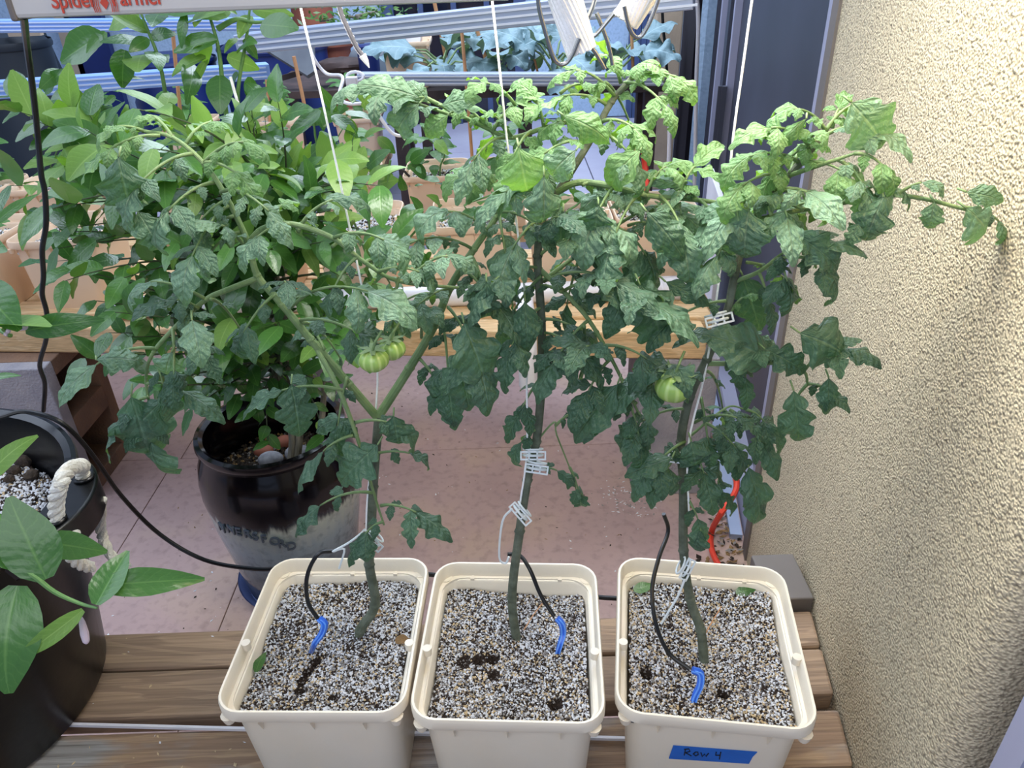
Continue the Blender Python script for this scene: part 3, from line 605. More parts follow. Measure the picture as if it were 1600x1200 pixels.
for e in (((215, 330), (255, 395), .79, 1.5, 'tom'), ((185, 245), (210, 362), .79, 1.3, 'tomd'), ((725, 505), (765, 610), .79, 1.5, 'tomd'), ((715, 560), (735, 645), .795, 1.4, 'tomd'), ((205, 620), (245, 750), .785, 1.2, 'tomd'), ((255, 625), (180, 700), .79, 1.3, 'tomd'), ((455, 600), (470, 685), .78, 1.6, 'tomd'), ((590, 695), (528, 755), .782, 1.8, 'tomd'), ((615, 650), (625, 712), .785, 1.5, 'tomd'), ((150, 562), (215, 555), .78, 1.2, 'tom'), ((268, 550), (250, 610), .785, 1.6, 'tom')):
    big(T1, b1, e[0], e[1], e[2], e[3], e[4])
# ---- tomato plant 2 ----
b2 = atZ(809, 1000, ZS); T2 = tomato('tall tomato plant rising from the middle front bucket', b2)
s = [b2 - V(0, 0, .02)] + pts2([(800, 935, .815), (812, 830, .82), (824, 750, .825), (838, 690, .83), (846, 600, .835), (846, 500, .84), (840, 400, .85), (852, 330, .86), (885, 280, .87), (925, 215, .885), (955, 160, .9), (985, 125, .91)]); stemtube(T2, s, .0072, .0035, m='stemd')
s = pts2([(870, 300, .865), (905, 285, .86), (960, 292, .85), (1010, 305, .85), (1085, 312, .85), (1130, 318, .85)]); stemtube(T2, s, .0042, .0025, 'branch')
s = pts2([(842, 420, .85), (880, 455, .83), (920, 500, .82), (955, 560, .81), (985, 620, .8), (1000, 650, .8)]); stemtube(T2, s, .0036, .0015, 'branch')
s = pts2([(846, 440, .85), (900, 400, .87), (960, 355, .88), (1000, 330, .89)]); stemtube(T2, s, .003, .0018, 'branch')
s = pts2([(830, 700, .83), (865, 660, .83), (870, 680, .83), (895, 745, .83), (905, 790, .83)]); stemtube(T2, s, .0014, .0008, 'branch')
s = pts2([(925, 215, .885), (900, 190, .9), (850, 200, .9), (800, 215, .9), (760, 200, .9), (700, 170, .89), (640, 140, .88)]); stemtube(T2, s, .003, .0022, 'branch')
L1([(985, 125, 1055, 120, .91, .88, 46, 'tomy', 3), (975, 130, 1035, 160, .91, .86, 46, 'tomy', 2), (970, 130, 950, 85, .91, .9, 42, 'tomy', 2), (960, 150, 900, 110, .9, .89, 44, 'tomy', 2), (950, 165, 880, 150, .9, .88, 46, 'tomy', 2), (985, 125, 1000, 100, .91, .9, 40, 'tomy', 2),
    (940, 190, 990, 200, .89, .85, 50, 'tomy', 2), (930, 205, 990, 250, .885, .84, 56, 'tom', 2), (915, 225, 850, 240, .89, .84, 60, 'tomy', 2), (900, 250, 820, 270, .88, .83, 60, 'tom', 2), (925, 210, 870, 190, .89, .88, 48, 'tomy', 2),
    (850, 200, 840, 160, .9, .9, 48, 'tomy', 2), (800, 215, 770, 180, .9, .89, 50, 'tomy', 2), (790, 215, 740, 250, .9, .86, 55, 'tom', 2), (760, 200, 720, 165, .9, .9, 45, 'tomy', 2), (830, 205, 800, 250, .9, .85, 55, 'tomy', 2), (770, 205, 800, 165, .9, .9, 40, 'tomy', 2),
    (720, 185, 585, 140, .89, .87, 70, 'tom', 3, .05), (885, 280, 790, 300, .87, .82, 58, 'tom', 2), (960, 292, 930, 340, .85, .81, 66, 'tom', 2), (1000, 303, 960, 370, .85, .80, 70, 'tom', 2), (1030, 306, 1065, 360, .85, .81, 70, 'tom', 2), (1090, 312, 1120, 350, .85, .82, 54, 'tom', 2), (1010, 300, 1040, 260, .85, .86, 58, 'tomy', 2), (1060, 310, 1085, 260, .85, .86, 52, 'tomy', 2),
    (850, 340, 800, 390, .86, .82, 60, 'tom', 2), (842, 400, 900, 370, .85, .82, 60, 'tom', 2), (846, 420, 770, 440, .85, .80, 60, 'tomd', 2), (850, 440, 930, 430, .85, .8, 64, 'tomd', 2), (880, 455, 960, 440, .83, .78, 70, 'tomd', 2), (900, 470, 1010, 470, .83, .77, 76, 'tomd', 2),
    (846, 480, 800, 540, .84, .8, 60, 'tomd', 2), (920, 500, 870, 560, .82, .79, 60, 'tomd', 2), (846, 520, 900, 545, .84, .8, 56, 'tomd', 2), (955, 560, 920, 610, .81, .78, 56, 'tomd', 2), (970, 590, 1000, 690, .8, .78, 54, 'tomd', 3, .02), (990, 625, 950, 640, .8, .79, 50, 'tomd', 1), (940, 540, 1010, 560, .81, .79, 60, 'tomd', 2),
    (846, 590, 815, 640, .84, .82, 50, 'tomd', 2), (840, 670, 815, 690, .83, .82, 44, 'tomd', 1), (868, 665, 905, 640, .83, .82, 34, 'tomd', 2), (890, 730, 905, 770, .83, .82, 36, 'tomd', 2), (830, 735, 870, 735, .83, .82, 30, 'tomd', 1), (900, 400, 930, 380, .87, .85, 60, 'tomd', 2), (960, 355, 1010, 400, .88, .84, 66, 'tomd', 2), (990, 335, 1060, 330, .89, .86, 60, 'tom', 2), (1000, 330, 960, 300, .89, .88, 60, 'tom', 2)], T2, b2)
for e in (((655, 152), (566, 128), .865, 1.5, 'tom'), ((655, 162), (595, 222), .862, 1.2, 'tom'), ((668, 160), (640, 120), .875, 1.5, 'tom'), ((690, 165), (745, 150), .87, 1.5, 'tom'), ((700, 180), (650, 215), .865, 1.4, 'tomy'), ((1000, 445), (1052, 560), .785, 1.3, 'tomd'), ((980, 455), (945, 530), .79, 1.3, 'tomd'), ((850, 275), (852, 385), .79, 1.3, 'tom'), ((900, 235), (840, 285), .8, 1.4, 'tom'), ((1010, 330), (1075, 405), .79, 1.4, 'tomd'), ((935, 320), (925, 390), .8, 1.5, 'tomd'), ((760, 440), (765, 515), .79, 1.3, 'tomd'), ((1040, 440), (1110, 475), .8, 1., 'tomd'), ((965, 600), (890, 690), .78, 1.2, 'tomd'), ((1150, 320), (1165, 420), .79, 1.6, 'tom'), ((880, 330), (870, 410), .83, 1.3, 'tomd'), ((820, 470), (825, 555), .8, 1.2, 'tomd'), ((1000, 235), (930, 300), .83, 1.3, 'tomy'), ((880, 180), (960, 215), .83, 1.1, 'tomy'), ((810, 230), (830, 330), .8, 1.5, 'tomy')):
    big(T2, b2, e[0], e[1], e[2], e[3], e[4])
# ---- tomato plant 3 ----
b3 = atZ(1103, 1030, ZS); T3 = tomato('tomato plant in the right front bucket reaching toward the stucco wall', b3)
s = [b3 - V(0, 0, .02)] + pts2([(1095, 985, .775), (1078, 935, .79), (1068, 860, .8), (1068, 760, .81), (1064, 690, .815), (1078, 620, .82), (1105, 560, .82), (1135, 490, .825), (1148, 430, .83), (1165, 370, .84), (1200, 310, .84), (1250, 255, .83), (1290, 205, .83)]); stemtube(T3, s, .0075, .0035, m='stemd')
s = pts2([(1105, 568, .82), (1155, 568, .81), (1215, 568, .8), (1255, 580, .79), (1262, 600, .79)]); stemtube(T3, s, .0036, .0015, 'branch')
s = pts2([(1180, 345, .84), (1240, 330, .82), (1310, 318, .8), (1380, 305, .78), (1440, 310, .765), (1500, 325, .755), (1540, 335, .75)]); stemtube(T3, s, .0035, .0016, 'branch')
s = pts2([(1080, 680, .82), (1110, 655, .82), (1140, 635, .82), (1165, 640, .82)]); stemtube(T3, s, .002, .001, 'branch')
s = pts2([(1148, 440, .83), (1185, 425, .82), (1215, 405, .8), (1250, 400, .79)]); stemtube(T3, s, .003, .0015, 'branch')
s = pts2([(1150, 430, .83), (1148, 370, .86), (1145, 340, .87)]); stemtube(T3, s, .004, .003, 'branch')
s = pts2([(1230, 275, .835), (1290, 255, .8), (1335, 240, .79)]); stemtube(T3, s, .003, .0015, 'branch')
L1([(1290, 205, 1240, 170, .83, .82, 52, 'tomy', 2), (1290, 205, 1330, 165, .83, .83, 48, 'tomy', 2), (1285, 215, 1360, 200, .83, .80, 60, 'tom', 2), (1300, 200, 1310, 170, .83, .84, 38, 'tomy', 2), (1270, 235, 1205, 200, .83, .8, 55, 'tomy', 2),
    (1250, 255, 1170, 245, .83, .8, 55, 'tomy', 3), (1230, 280, 1160, 290, .83, .79, 55, 'tomy', 2), (1250, 255, 1320, 270, .83, .78, 60, 'tomy', 2), (1335, 240, 1380, 260, .79, .77, 48, 'tomy', 2), (1310, 250, 1350, 290, .8, .77, 56, 'tom', 2),
    (1200, 310, 1140, 330, .84, .8, 62, 'tom', 2), (1200, 310, 1260, 300, .84, .78, 66, 'tom', 2), (1170, 350, 1120, 400, .84, .8, 56, 'tom', 2), (1215, 300, 1230, 340, .84, .78, 60, 'tom', 2),
    (1380, 305, 1345, 345, .78, .76, 40, 'tom', 1), (1400, 306, 1440, 285, .77, .76, 40, 'tom', 1), (1500, 325, 1560, 345, .755, .745, 44, 'tom', 1), (1320, 316, 1380, 290, .8, .78, 50, 'tom', 2),
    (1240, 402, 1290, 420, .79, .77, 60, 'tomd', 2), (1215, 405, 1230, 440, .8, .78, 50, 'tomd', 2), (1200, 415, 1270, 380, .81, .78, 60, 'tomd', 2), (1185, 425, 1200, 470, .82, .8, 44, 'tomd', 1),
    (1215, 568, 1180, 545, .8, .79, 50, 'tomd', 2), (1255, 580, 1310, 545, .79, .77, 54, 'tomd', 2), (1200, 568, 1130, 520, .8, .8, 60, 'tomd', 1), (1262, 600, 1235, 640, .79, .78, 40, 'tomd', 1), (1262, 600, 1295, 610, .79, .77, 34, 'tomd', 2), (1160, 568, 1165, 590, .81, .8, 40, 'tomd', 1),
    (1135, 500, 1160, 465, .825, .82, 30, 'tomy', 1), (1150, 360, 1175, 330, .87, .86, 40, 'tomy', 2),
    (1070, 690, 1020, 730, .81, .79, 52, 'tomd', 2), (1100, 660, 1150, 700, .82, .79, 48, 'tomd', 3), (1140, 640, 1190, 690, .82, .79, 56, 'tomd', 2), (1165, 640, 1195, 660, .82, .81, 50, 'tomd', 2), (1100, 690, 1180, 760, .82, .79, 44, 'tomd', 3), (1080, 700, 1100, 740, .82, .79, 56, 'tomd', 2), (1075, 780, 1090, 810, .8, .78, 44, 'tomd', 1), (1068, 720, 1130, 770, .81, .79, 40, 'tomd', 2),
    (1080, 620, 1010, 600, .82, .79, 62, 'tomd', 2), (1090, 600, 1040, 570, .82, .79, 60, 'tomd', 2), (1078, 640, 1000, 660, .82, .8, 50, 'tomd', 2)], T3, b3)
for e in (((1380, 308), (1340, 405), .752, 1.5, 'tom'), ((1460, 315), (1450, 372), .75, 1.5, 'tom'), ((1510, 325), (1575, 385), .738, 1.6, 'tom'), ((1510, 300), (1570, 312), .742, 1.4, 'tom'), ((1250, 520), (1350, 560), .755, 1.5, 'tomd'), ((1195, 545), (1260, 580), .78, 1.5, 'tomd'), ((1240, 610), (1250, 700), .76, 1.2, 'tomd'), ((1240, 365), (1320, 420), .76, 1.3, 'tomd'), ((1330, 160), (1395, 235), .79, 1.6, 'tom'), ((1205, 565), (1120, 520), .79, 1.5, 'tomd'), ((1150, 560), (1155, 610), .79, 1.2, 'tomd'), ((1095, 830), (1080, 870), .77, 1.6, 'tomd'), ((1170, 730), (1195, 830), .78, .9, 'tomd'), ((1080, 690), (1095, 760), .785, 1.5, 'tomd'), ((1050, 715), (980, 740), .785, 1.3, 'tomd'), ((1260, 185), (1200, 235), .8, .8, 'tomy'), ((1160, 430), (1190, 520), .84, 1.3, 'tomd'), ((1295, 590), (1295, 655), .76, 1., 'tomd'), ((1170, 330), (1160, 410), .785, 1.8, 'tom')):
    big(T3, b3, e[0], e[1], e[2], e[3], e[4])
rnd.seed(99)
for plant, org, segs in ((T1, b1, (((350, 300), (390, 400), .84, 'tom'), ((440, 350), (650, 445), .82, 'tom'), ((420, 440), (560, 610), .83, 'tomd'), ((640, 560), (790, 300), .88, 'tom'), ((260, 520), (340, 460), .81, 'tomd'))),
    (T2, b2, (((846, 600), (846, 330), .84, 'tomd'), ((880, 285), (1120, 318), .85, 'tom'), ((860, 430), (1000, 640), .81, 'tomd'), ((850, 440), (1000, 340), .87, 'tomd'), ((700, 190), (980, 120), .9, 'tomy'))),
    (T3, b3, (((1070, 720), (1110, 560), .82, 'tomd'), ((1110, 560), (1200, 320), .83, 'tomd'), ((1180, 340), (1380, 310), .8, 'tom'), ((1200, 310), (1290, 205), .83, 'tomy')))):
    for (pa, pb, Y, q) in segs:
        for k in range(4):
            f = (k + .5) / 4; x = pa[0] + (pb[0] - pa[0]) * f; y = pa[1] + (pb[1] - pa[1]) * f; an = rnd.uniform(0, 6.28); Lp = rnd.uniform(45, 95)
            x1, y1 = x + math.cos(an) * Lp, y + math.sin(an) * Lp * .7 + 15
            if x1 > 1330: continue
            a = atY(x, y, Y); z = (a - CAM).dot(fw); tleaf(plant, org, a, atY(x1, y1, Y + rnd.uniform(-.05, .10)), rnd.uniform(42, 66) * z / F, q, .2, 2)
# green fruits
def fruit(px, py, Y, r, label, tilt=0):
    c = atY(px, py, Y); t = thing('green_tomato', label, 'tomato', c, 0, 'green tomatoes on the vines'); b = MB(); nu, nv = 32, 16; vs = []
    b.sphere(c, r, (1.08, 1.08, .88), nu, nv)
    out = []
    for v in b.v:
        d = Vector(v) - c; a = math.atan2(d.y, d.x); k = 1 + .03 * math.cos(5 * a) * (1 - abs(d.z) / r * .3); q = math.hypot(d.x, d.y)
        z = d.z - (.16 * r * math.exp(-(q / (r * .35)) ** 2) if d.z > 0 else 0); out.append((c.x + d.x * k, c.y + d.y * k, c.z + z))
    b.v = out; b.build('fruit', M['fruit'], t)
    b = MB()
    for k in range(6):
        a = k * 1.05 + px; u = V(math.cos(a), math.sin(a), 0); w = V(-u.y, u.x, 0); P = [c + V(0, 0, r * .74), c + u * r * .5 + V(0, 0, r * .9), c + u * r * 1. + V(0, 0, r * .85), c + u * r * 1.35 + V(0, 0, r * 1.1)]
        vs = [P[0] + w * .002, P[0] - w * .002, P[1] + w * .0034, P[1] - w * .0034, P[2] + w * .0022, P[2] - w * .0022, P[3]]; b.add(vs, [(0, 1, 3, 2), (2, 3, 5, 4), (4, 5, 6)])
    b.build('calyx', M['stem'], t)
    b = MB(); b.tube([c + V(0, 0, r * .72), c + V(.004, 0, r * 1.4), c + V(.012, .01, r * 2.)], .0016, 6); b.build('fruit_stalk', M['stem'], t); return t
fruit(584, 562, .755, .0158, 'pale green tomato, the lower and nearer of the pair on the left vine')
fruit(612, 545, .785, .0150, 'pale green tomato half hidden behind its twin on the left vine')
fruit(1052, 604, .77, .021, 'green tomato half under leaves beside the right vine')
# ---------------------------------------------------------------- twine, clips, drip lines
def cordobj(name, lab, cat, P, r, m, group=None, sub=6, n=8):
    b = MB(); P = [Vector(p) for p in P]; c = P[0].copy(); b.tube(P, r, n, sub=sub) if len(P) > 2 else b.tube([P[0].lerp(P[1], k / 30) + (V(math.sin(k * 2.1) * .0004, math.cos(k * 1.7) * .0004, 0)) for k in range(31)], r, n)
    return tag(b.build(name, M[m]), lab, cat, group)
cordobj('twine', 'white training twine running down beside the left vine stem', 'string', pts2([(455, -60, .86), (467, 0, .86), (502, 150, .86), (537, 310, .86), (572, 480, .86), (590, 570, .845), (583, 690, .845), (574, 780, .83), (572, 835, .826)]), .0013, 'twine', 'training twines', 4)
cordobj('twine', 'white training twine hanging down to the middle vine', 'string', pts2([(762, -60, .88), (769, 0, .88), (783, 130, .88), (790, 200, .88), (805, 330, .87), (822, 480, .84), (823, 600, .82), (823, 710, .82), (812, 790, .815)]), .0013, 'twine', 'training twines', 4)
cordobj('twine', 'long white twine slanting across the dark screen door to the right vine', 'string', pts2([(1185, -60, .9), (1175, 0, .9), (1160, 110, .89), (1145, 220, .88), (1130, 380, .86), (1115, 500, .82), (1100, 590, .815), (1075, 700, .80), (1077, 810, .795)]), .0014, 'twine', 'training twines', 4)
cordobj('twine', 'slack white twine showing between leaves of the citrus at left', 'string', pts2([(360, 120, 1.6), (375, 170, 1.6), (400, 220, 1.6), (440, 290, 1.6)]), .003, 'twine', 'training twines', 4)
def clip(px, py, Y, ang, lab, L=.03, tail=None):
    c = atY(px, py, Y); t = thing('plant_clip', lab, 'clip', c, 0, 'clear plant clips'); u = (rt * math.cos(ang) - up * math.sin(ang)); w = (rt * math.sin(ang) + up * math.cos(ang)); f_ = -fw; b = MB()
    for s_ in (-1, 1): b.bar(c - u * L / 2 + w * s_ * .005, c + u * L / 2 + w * s_ * .005, .0022, .002, upv=f_)
    for k in range(4): p = c + u * L * (k / 3 - .5); b.bar(p - w * .006, p + w * .006, .002, .002, upv=f_)
    b.build('clip_ladder', M['clip'], t, smooth=False)
    b = MB(); ring = [c + f_ * -.010 + u * .013 * math.cos(a * .524) + fw * .012 * math.sin(a * .524) for a in range(13)]; b.tube(ring, .0017, 6); b.tube([p + w * .008 for p in ring], .0014, 6); b.build('clip_ring', M['clip'], t)
    if tail: b = MB(); b.tube(pts2(tail), .0016, 6, sub=4); b.build('tie_tail', M['clip'], t)
    return t
clip(580, 845, .808, .75, 'white ladder clip tying the left vine to the black drip line', .036, [(566, 832, .81), (545, 848, .81), (520, 862, .81), (538, 858, .81), (530, 888, .81)])
clip(833, 712, .807, 0, 'clear clip at mid height of the middle vine, the upper of two together', .032); clip(838, 733, .806, .15, 'clear clip on the middle vine just under another clip', .03)
clip(813, 803, .8, .85, 'clear ladder clip low on the middle vine with a looping tail', .034, [(800, 795, .8), (785, 815, .8), (780, 870, .8), (790, 880, .8), (795, 870, .8)])
clip(1062, 717, .797, .1, 'clear clip half way up the right vine', .03); clip(1124, 500, .805, -.25, 'clear clip holding twine where the right vine leans, near its fork', .032)
clip(1074, 890, .775, -1.1, 'clear clip at the foot of the right vine with a fuzzy white tail', .03, [(1070, 905, .765), (1060, 930, .76), (1045, 955, .755), (1033, 975, .75)])
def drip(P, stake, lab):
    t = thing('drip_stake', lab, 'drip line', P[0], 0, 'drip lines of the front buckets'); b = MB(); b.tube(P, .0031, 10, sub=6); b.build('tube', M['black'], t)
    b = MB(); b.tube(stake, [.0052, .0058, .0052, .0048, .0036], 8, sub=3)
    b.build('stake', M['blue'], t); b = MB(); off = -fw * .0048
    for q in (-.0026, .0026): b.tube([p + off + rt * q for p in stake], [.0012] * 5, 5, sub=3)
    b.build('highlight_ridge', M['bluel'], t); return t
zr = ZD + RH; zs = ZD + RH - .04
drip([atY(520, 861, .83), atY(497, 866, .82), atY(480, 900, .81), atY(481, 940, .8), atY(497, 967, .79)], [atY(499, 967, .79), atY(507, 975, .785), atY(503, 990, .78), atY(492, 1005, .775), atZ(487, 1018, zs - .006)], 'black drip tube with blue stake in the left front bucket')
drip([atY(793, 866, .86), atY(812, 868, .86), atY(828, 890, .84), atY(845, 930, .82), atY(866, 963, .80)], [atY(870, 966, .80), atY(878, 975, .795), atY(880, 990, .79), atY(876, 1005, .78), atZ(871, 1020, zs - .004)], 'black drip tube with blue stake in the middle front bucket')
drip([atY(1037, 803, .86), atY(1044, 830, .86), atY(1030, 870, .82), atY(1019, 920, .78), atY(1025, 975, .74), atY(1045, 1020, .72), atY(1078, 1046, .70)], [atY(1082, 1047, .70), atY(1094, 1052, .698), atY(1094, 1070, .69), atY(1087, 1085, .685), atZ(1082, 1100, zs - .004)], 'black drip tube with blue stake in the right bucket, its stub end standing up')
cordobj('irrigation_tube', 'black irrigation tube looping from the black tub to behind the cream buckets', 'tube', [atZ(0, 652, .86), atZ(40, 643, .86), atZ(95, 660, .84), atY(140, 705, 1.12), atY(190, 775, 1.15), atY(250, 835, 1.17), atY(320, 875, 1.16), atY(400, 889, 1.12), atY(470, 888, 1.08), atZ(700, 900, .58), atZ(945, 934, .55), atZ(1000, 925, .55)], .0042, 'black')
cordobj('power_cord', 'wavy black cord hanging down from the light fixture on the left', 'cord', pts2([(37, 25, .81), (42, 70, .9), (50, 130, .95), (58, 200, 1.0), (64, 270, 1.0), (70, 300, 1.0), (72, 350, 1.0), (66, 390, 1.02), (68, 430, 1.04), (66, 460, 1.05), (73, 490, 1.06), (72, 530, 1.08), (62, 570, 1.1), (70, 600, 1.12), (68, 642, 1.14)]), .0036, 'black')
# ---------------------------------------------------------------- grow lights
def mesh_text(name, txt, size, m, parent, Mx, ext=.0004):
    cu = bpy.data.curves.new(name, 'FONT'); cu.body = txt; cu.size = size; cu.extrude = ext; cu.offset = size * .012; o = bpy.data.objects.new(name, cu); C.objects.link(o)
    dg = bpy.context.evaluated_depsgraph_get(); me = bpy.data.meshes.new_from_object(o.evaluated_get(dg)); bpy.data.objects.remove(o); me.materials.clear(); me.materials.append(m); me.transform(Mx)
    n = bpy.data.objects.new(name, me); C.objects.link(n); n.parent = parent; KIDS.setdefault(parent.name, []).append(n); return n
pL, pR = atY(21, 30, .80), atY(800, 1, .80)
g1 = thing('grow_light', 'grey light fixture with red lettering across the top left', 'light', pL)
dx = (pR - pL); dxn = dx.normalized(); upn = V(0, 0, 1); H = .075
b = MB(); b.bar(pL + V(0, .05, H / 2), pR + V(0, .05, H / 2), .10, H, upv=upn); b.build('housing', M['fix'], g1, smooth=False, bevel=.004)
b = MB(); b.bar(pL + V(-.002, .05, H / 2), pL + V(.004, .05, H / 2), .104, H + .004, upv=upn); b.build('end_cap', M['taupe'], g1, smooth=False, bevel=.002)
b = MB(); b.bar(pL + V(.02, .055, .0012), pR + V(-.01, .055, .0012), .07, .003, upv=upn); b.build('led_panel', M['led'], g1, smooth=False)
q0 = atY(82, 13, .799); sz = (atY(250, 8, .8) - q0).length
Rt = Matrix.Rotation(math.pi / 2, 4, 'X'); sl = math.atan2(dx.z, dx.x)
def txtM(p): return Matrix.Translation(p - pL) @ Matrix.Rotation(-sl, 4, 'Y') @ Rt
fs_ = .0192
mesh_text('lettering', 'Spider', fs_, M['red'], g1, txtM(q0 + V(0, -.0002, 0)) @ Matrix.Scale(.87, 4, (1, 0, 0)))
mesh_text('lettering', 'Farmer', fs_, M['red'], g1, txtM(atY(176, 9, .799) + V(0, -.0002, 0)) @ Matrix.Scale(.87, 4, (1, 0, 0)))
b = MB(); e0 = atY(163.5, 5, .799) + V(0, -.0004, 0)
def E(x, z): return e0 + V(x, 0, z)
b.add([E(0, -.0055), E(.0042, .0005), E(0, .006), E(-.0042, .0005)], [(0, 1, 2, 3)])
for s_ in (-1, 1):
    for k in range(4): b.tube([E(s_ * .002, .002 + k * .0012), E(s_ * (.0045 + .0016 * k), .006 + .001 * k), E(s_ * (.0062 + .0018 * k), -.001), E(s_ * (.0055 + .0017 * k), -.0075)], .0004, 4)
b.build('emblem', M['red'], g1, smooth=False)
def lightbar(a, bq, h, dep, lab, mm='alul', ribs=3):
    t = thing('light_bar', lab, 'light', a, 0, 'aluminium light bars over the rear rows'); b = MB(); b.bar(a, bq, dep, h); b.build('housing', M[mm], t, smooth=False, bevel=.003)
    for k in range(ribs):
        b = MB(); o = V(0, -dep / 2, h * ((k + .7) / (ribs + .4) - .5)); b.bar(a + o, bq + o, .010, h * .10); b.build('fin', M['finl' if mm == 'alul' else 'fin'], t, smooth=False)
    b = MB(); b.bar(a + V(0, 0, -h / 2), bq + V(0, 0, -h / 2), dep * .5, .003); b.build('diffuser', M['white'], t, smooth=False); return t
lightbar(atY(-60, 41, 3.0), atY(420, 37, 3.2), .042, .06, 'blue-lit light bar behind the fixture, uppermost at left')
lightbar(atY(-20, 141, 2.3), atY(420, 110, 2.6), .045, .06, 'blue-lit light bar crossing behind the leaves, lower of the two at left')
lightbar(atY(380, 68, 2.35), atY(1085, -6, 2.0), .052, .08, 'sloping ribbed light bar in the top centre', 'alu')
lightbar(atY(560, 123, 3.0), atY(1035, 123, 3.0), .042, .06, 'level ribbed light bar behind the twine and leaves in the centre', 'alu')
# fixture above the right plants, out of frame
g2 = thing('grow_light', 'white panel light hanging above the right hand plants', 'light', (.16, .92, 1.78))
b = MB(); b.box((.16, .92, 1.80), (.62, .44, .04)); b.build('housing', M['fix'], g2, smooth=False); b = MB(); b.box((.16, .92, 1.777), (.56, .38, .004)); b.build('led_panel', M['ledo'], g2, smooth=False)
# wall lamp out of frame
g3 = thing('wall_lamp', 'warm lamp on an arm above the stucco wall', 'lamp', (.36, .60, 1.66)); b = MB(); b.sphere((.36, .60, 1.70), .025); b.build('bulb', M['lampe'], g3); b = MB(); b.tube([(.36, .60, 1.72), (.36, .60, 1.78), (.49, .58, 1.78)], .01, 8); b.build('arm', M['steel'], g3)
# hooks and rope bundles
def P3(l, Y): return [atY(x, y, Y) for x, y in l]
def hook(l, Y, lab): b = MB(); b.tube(P3(l, Y), .0019, 10, sub=6); tag(b.build('wire_hook', M['steel']), lab, 'hook', 'steel wire hooks at the top')
hook([(838, -40), (842, 10), (852, 50), (864, 88), (874, 100), (885, 98), (895, 84), (905, 60)], .72, 'steel wire hook bent under the left twine bundle')
hook([(935, -30), (928, 5), (914, 42), (918, 56), (930, 55), (950, 32), (966, 14), (985, 8)], .74, 'steel wire hook between the two twine bundles')
hook([(975, 10), (982, 40), (992, 57), (1003, 55), (1018, 28), (1035, -20)], .72, 'steel wire hook hanging at the right twine bundle')
hook([(908, 60), (925, 75), (938, 95), (945, 108)], .76, 'short straight wire leaving the left twine bundle')
hook([(932, 20), (942, 45), (952, 75), (957, 102)], .78, 'thin wire stub between the bundles above the leaves')
def bundle(a, bq, w0, w1, Y, lab):
    t = thing('twine_bundle', lab, 'twine', atY(*a, Y), 0, 'bundles of white twine'); A, B = atY(*a, Y), atY(*bq, Y); ax = (B - A).normalized(); sd = ax.cross(fw).normalized(); g = random.Random(3)
    b = MB(); core = [A.lerp(B, k / 10) for k in range(11)]; b.tube(core, [w0 + (w1 - w0) * k / 10 - .002 for k in range(11)], 16); b.build('core', M['twine'], t)
    for k in range(22):
        ang = 2 * math.pi * k / 22; b = MB(); P = []
        for j in range(9):
            f = j / 8; rr = w0 + (w1 - w0) * f; aa = ang + f * .8; P.append(A.lerp(B, f * (1 + .03 * g.random())) + sd * rr * math.cos(aa) + sd.cross(ax) * rr * math.sin(aa))
        b.tube(P, .0026, 6); b.build('strand', M['twine'], t)
bundle((868, -50), (908, 78), .0125, .0115, .735, 'thick white twine bundle hanging at a slant, left one'); bundle((1035, -60), (978, 32), .012, .010, .735, 'thick white twine bundle slanting the other way, right one')
t = thing('braided_strap', 'grey braided cable end with frayed white tip hanging at top centre', 'cable', atY(529, 5, .9)); b = MB(); P = P3([(526, -10), (533, 20), (545, 48), (558, 75), (568, 88)], .9)
b.tube(P, .0026, 8, sub=4); b.build('braid', M['braid'], t)
PP_, _ = spline([Vector(p) for p in P], .1, 10)
for s_ in (0, 2.1, 4.2):
    b = MB(); b.tube([p + rt * .0024 * math.cos(i * .55 + s_) + up * .0024 * math.sin(i * .55 + s_) for i, p in enumerate(PP_)], .0007, 5); b.build('strand', M['cord'], t)
b = MB(); b.tube(P3([(566, 86), (572, 96), (577, 106)], .9), [.0045, .003, .0005], 8); b.build('frayed_tip', M['white'], t)
# ---------------------------------------------------------------- black tub at left
TC = V(-.98, .87, ZD); TR = .30
tub = thing('tub', 'black plastic tub with rope handle at the left edge', 'tub', TC + V(0, 0, .001)); ZT = .41
b = MB(); b.lathe([(.0, 0), (.225, 0), (.236, .012), (.262, .2), (.284, ZT - .02), (.298, ZT - .015), (.305, ZT - .004), (.303, ZT + .004), (.296, ZT + .006), (.285, ZT), (.277, ZT - .03), (.262, ZT - .13), (.0, ZT - .13)], 64, TC); b.build('shell', M['blackp'], tub)
fa = atZ(122, 782, .835); fd = (V(fa.x, fa.y, 0) - V(TC.x, TC.y, 0)); fa_ = math.atan2(fd.y, fd.x)
b = MB(); vs = []; NN = 16
for z in (.83 - .012, .838):
    for k in range(NN + 1):
        a = fa_ + (k / NN - .5) * .82; vs.append((TC.x + .288 * math.cos(a), TC.y + .288 * math.sin(a), z))
    for k in range(NN + 1):
        a = fa_ + (k / NN - .5) * .78; q = .30 + .048 * math.cos((k / NN - .5) * math.pi) ** .6; vs.append((TC.x + q * math.cos(a), TC.y + q * math.sin(a), z - (.03 if z < .83 else 0)))
n_ = NN + 1; fs = []
for k in range(NN):
    fs += [(2 * n_ + k, 2 * n_ + k + 1, 3 * n_ + k + 1, 3 * n_ + k), (k, n_ + k, n_ + k + 1, k + 1), (n_ + k, 3 * n_ + k, 3 * n_ + k + 1, n_ + k + 1)]
fs += [(0, 2 * n_, 3 * n_, n_), (NN, n_ + NN, 3 * n_ + NN, 2 * n_ + NN)]
b.add(vs, fs); b.build('handle_flange', M['blackp'], tub, smooth='auto', bevel=.004)
h1 = atZ(131, 746, .84); h2 = atZ(86, 812, .84)
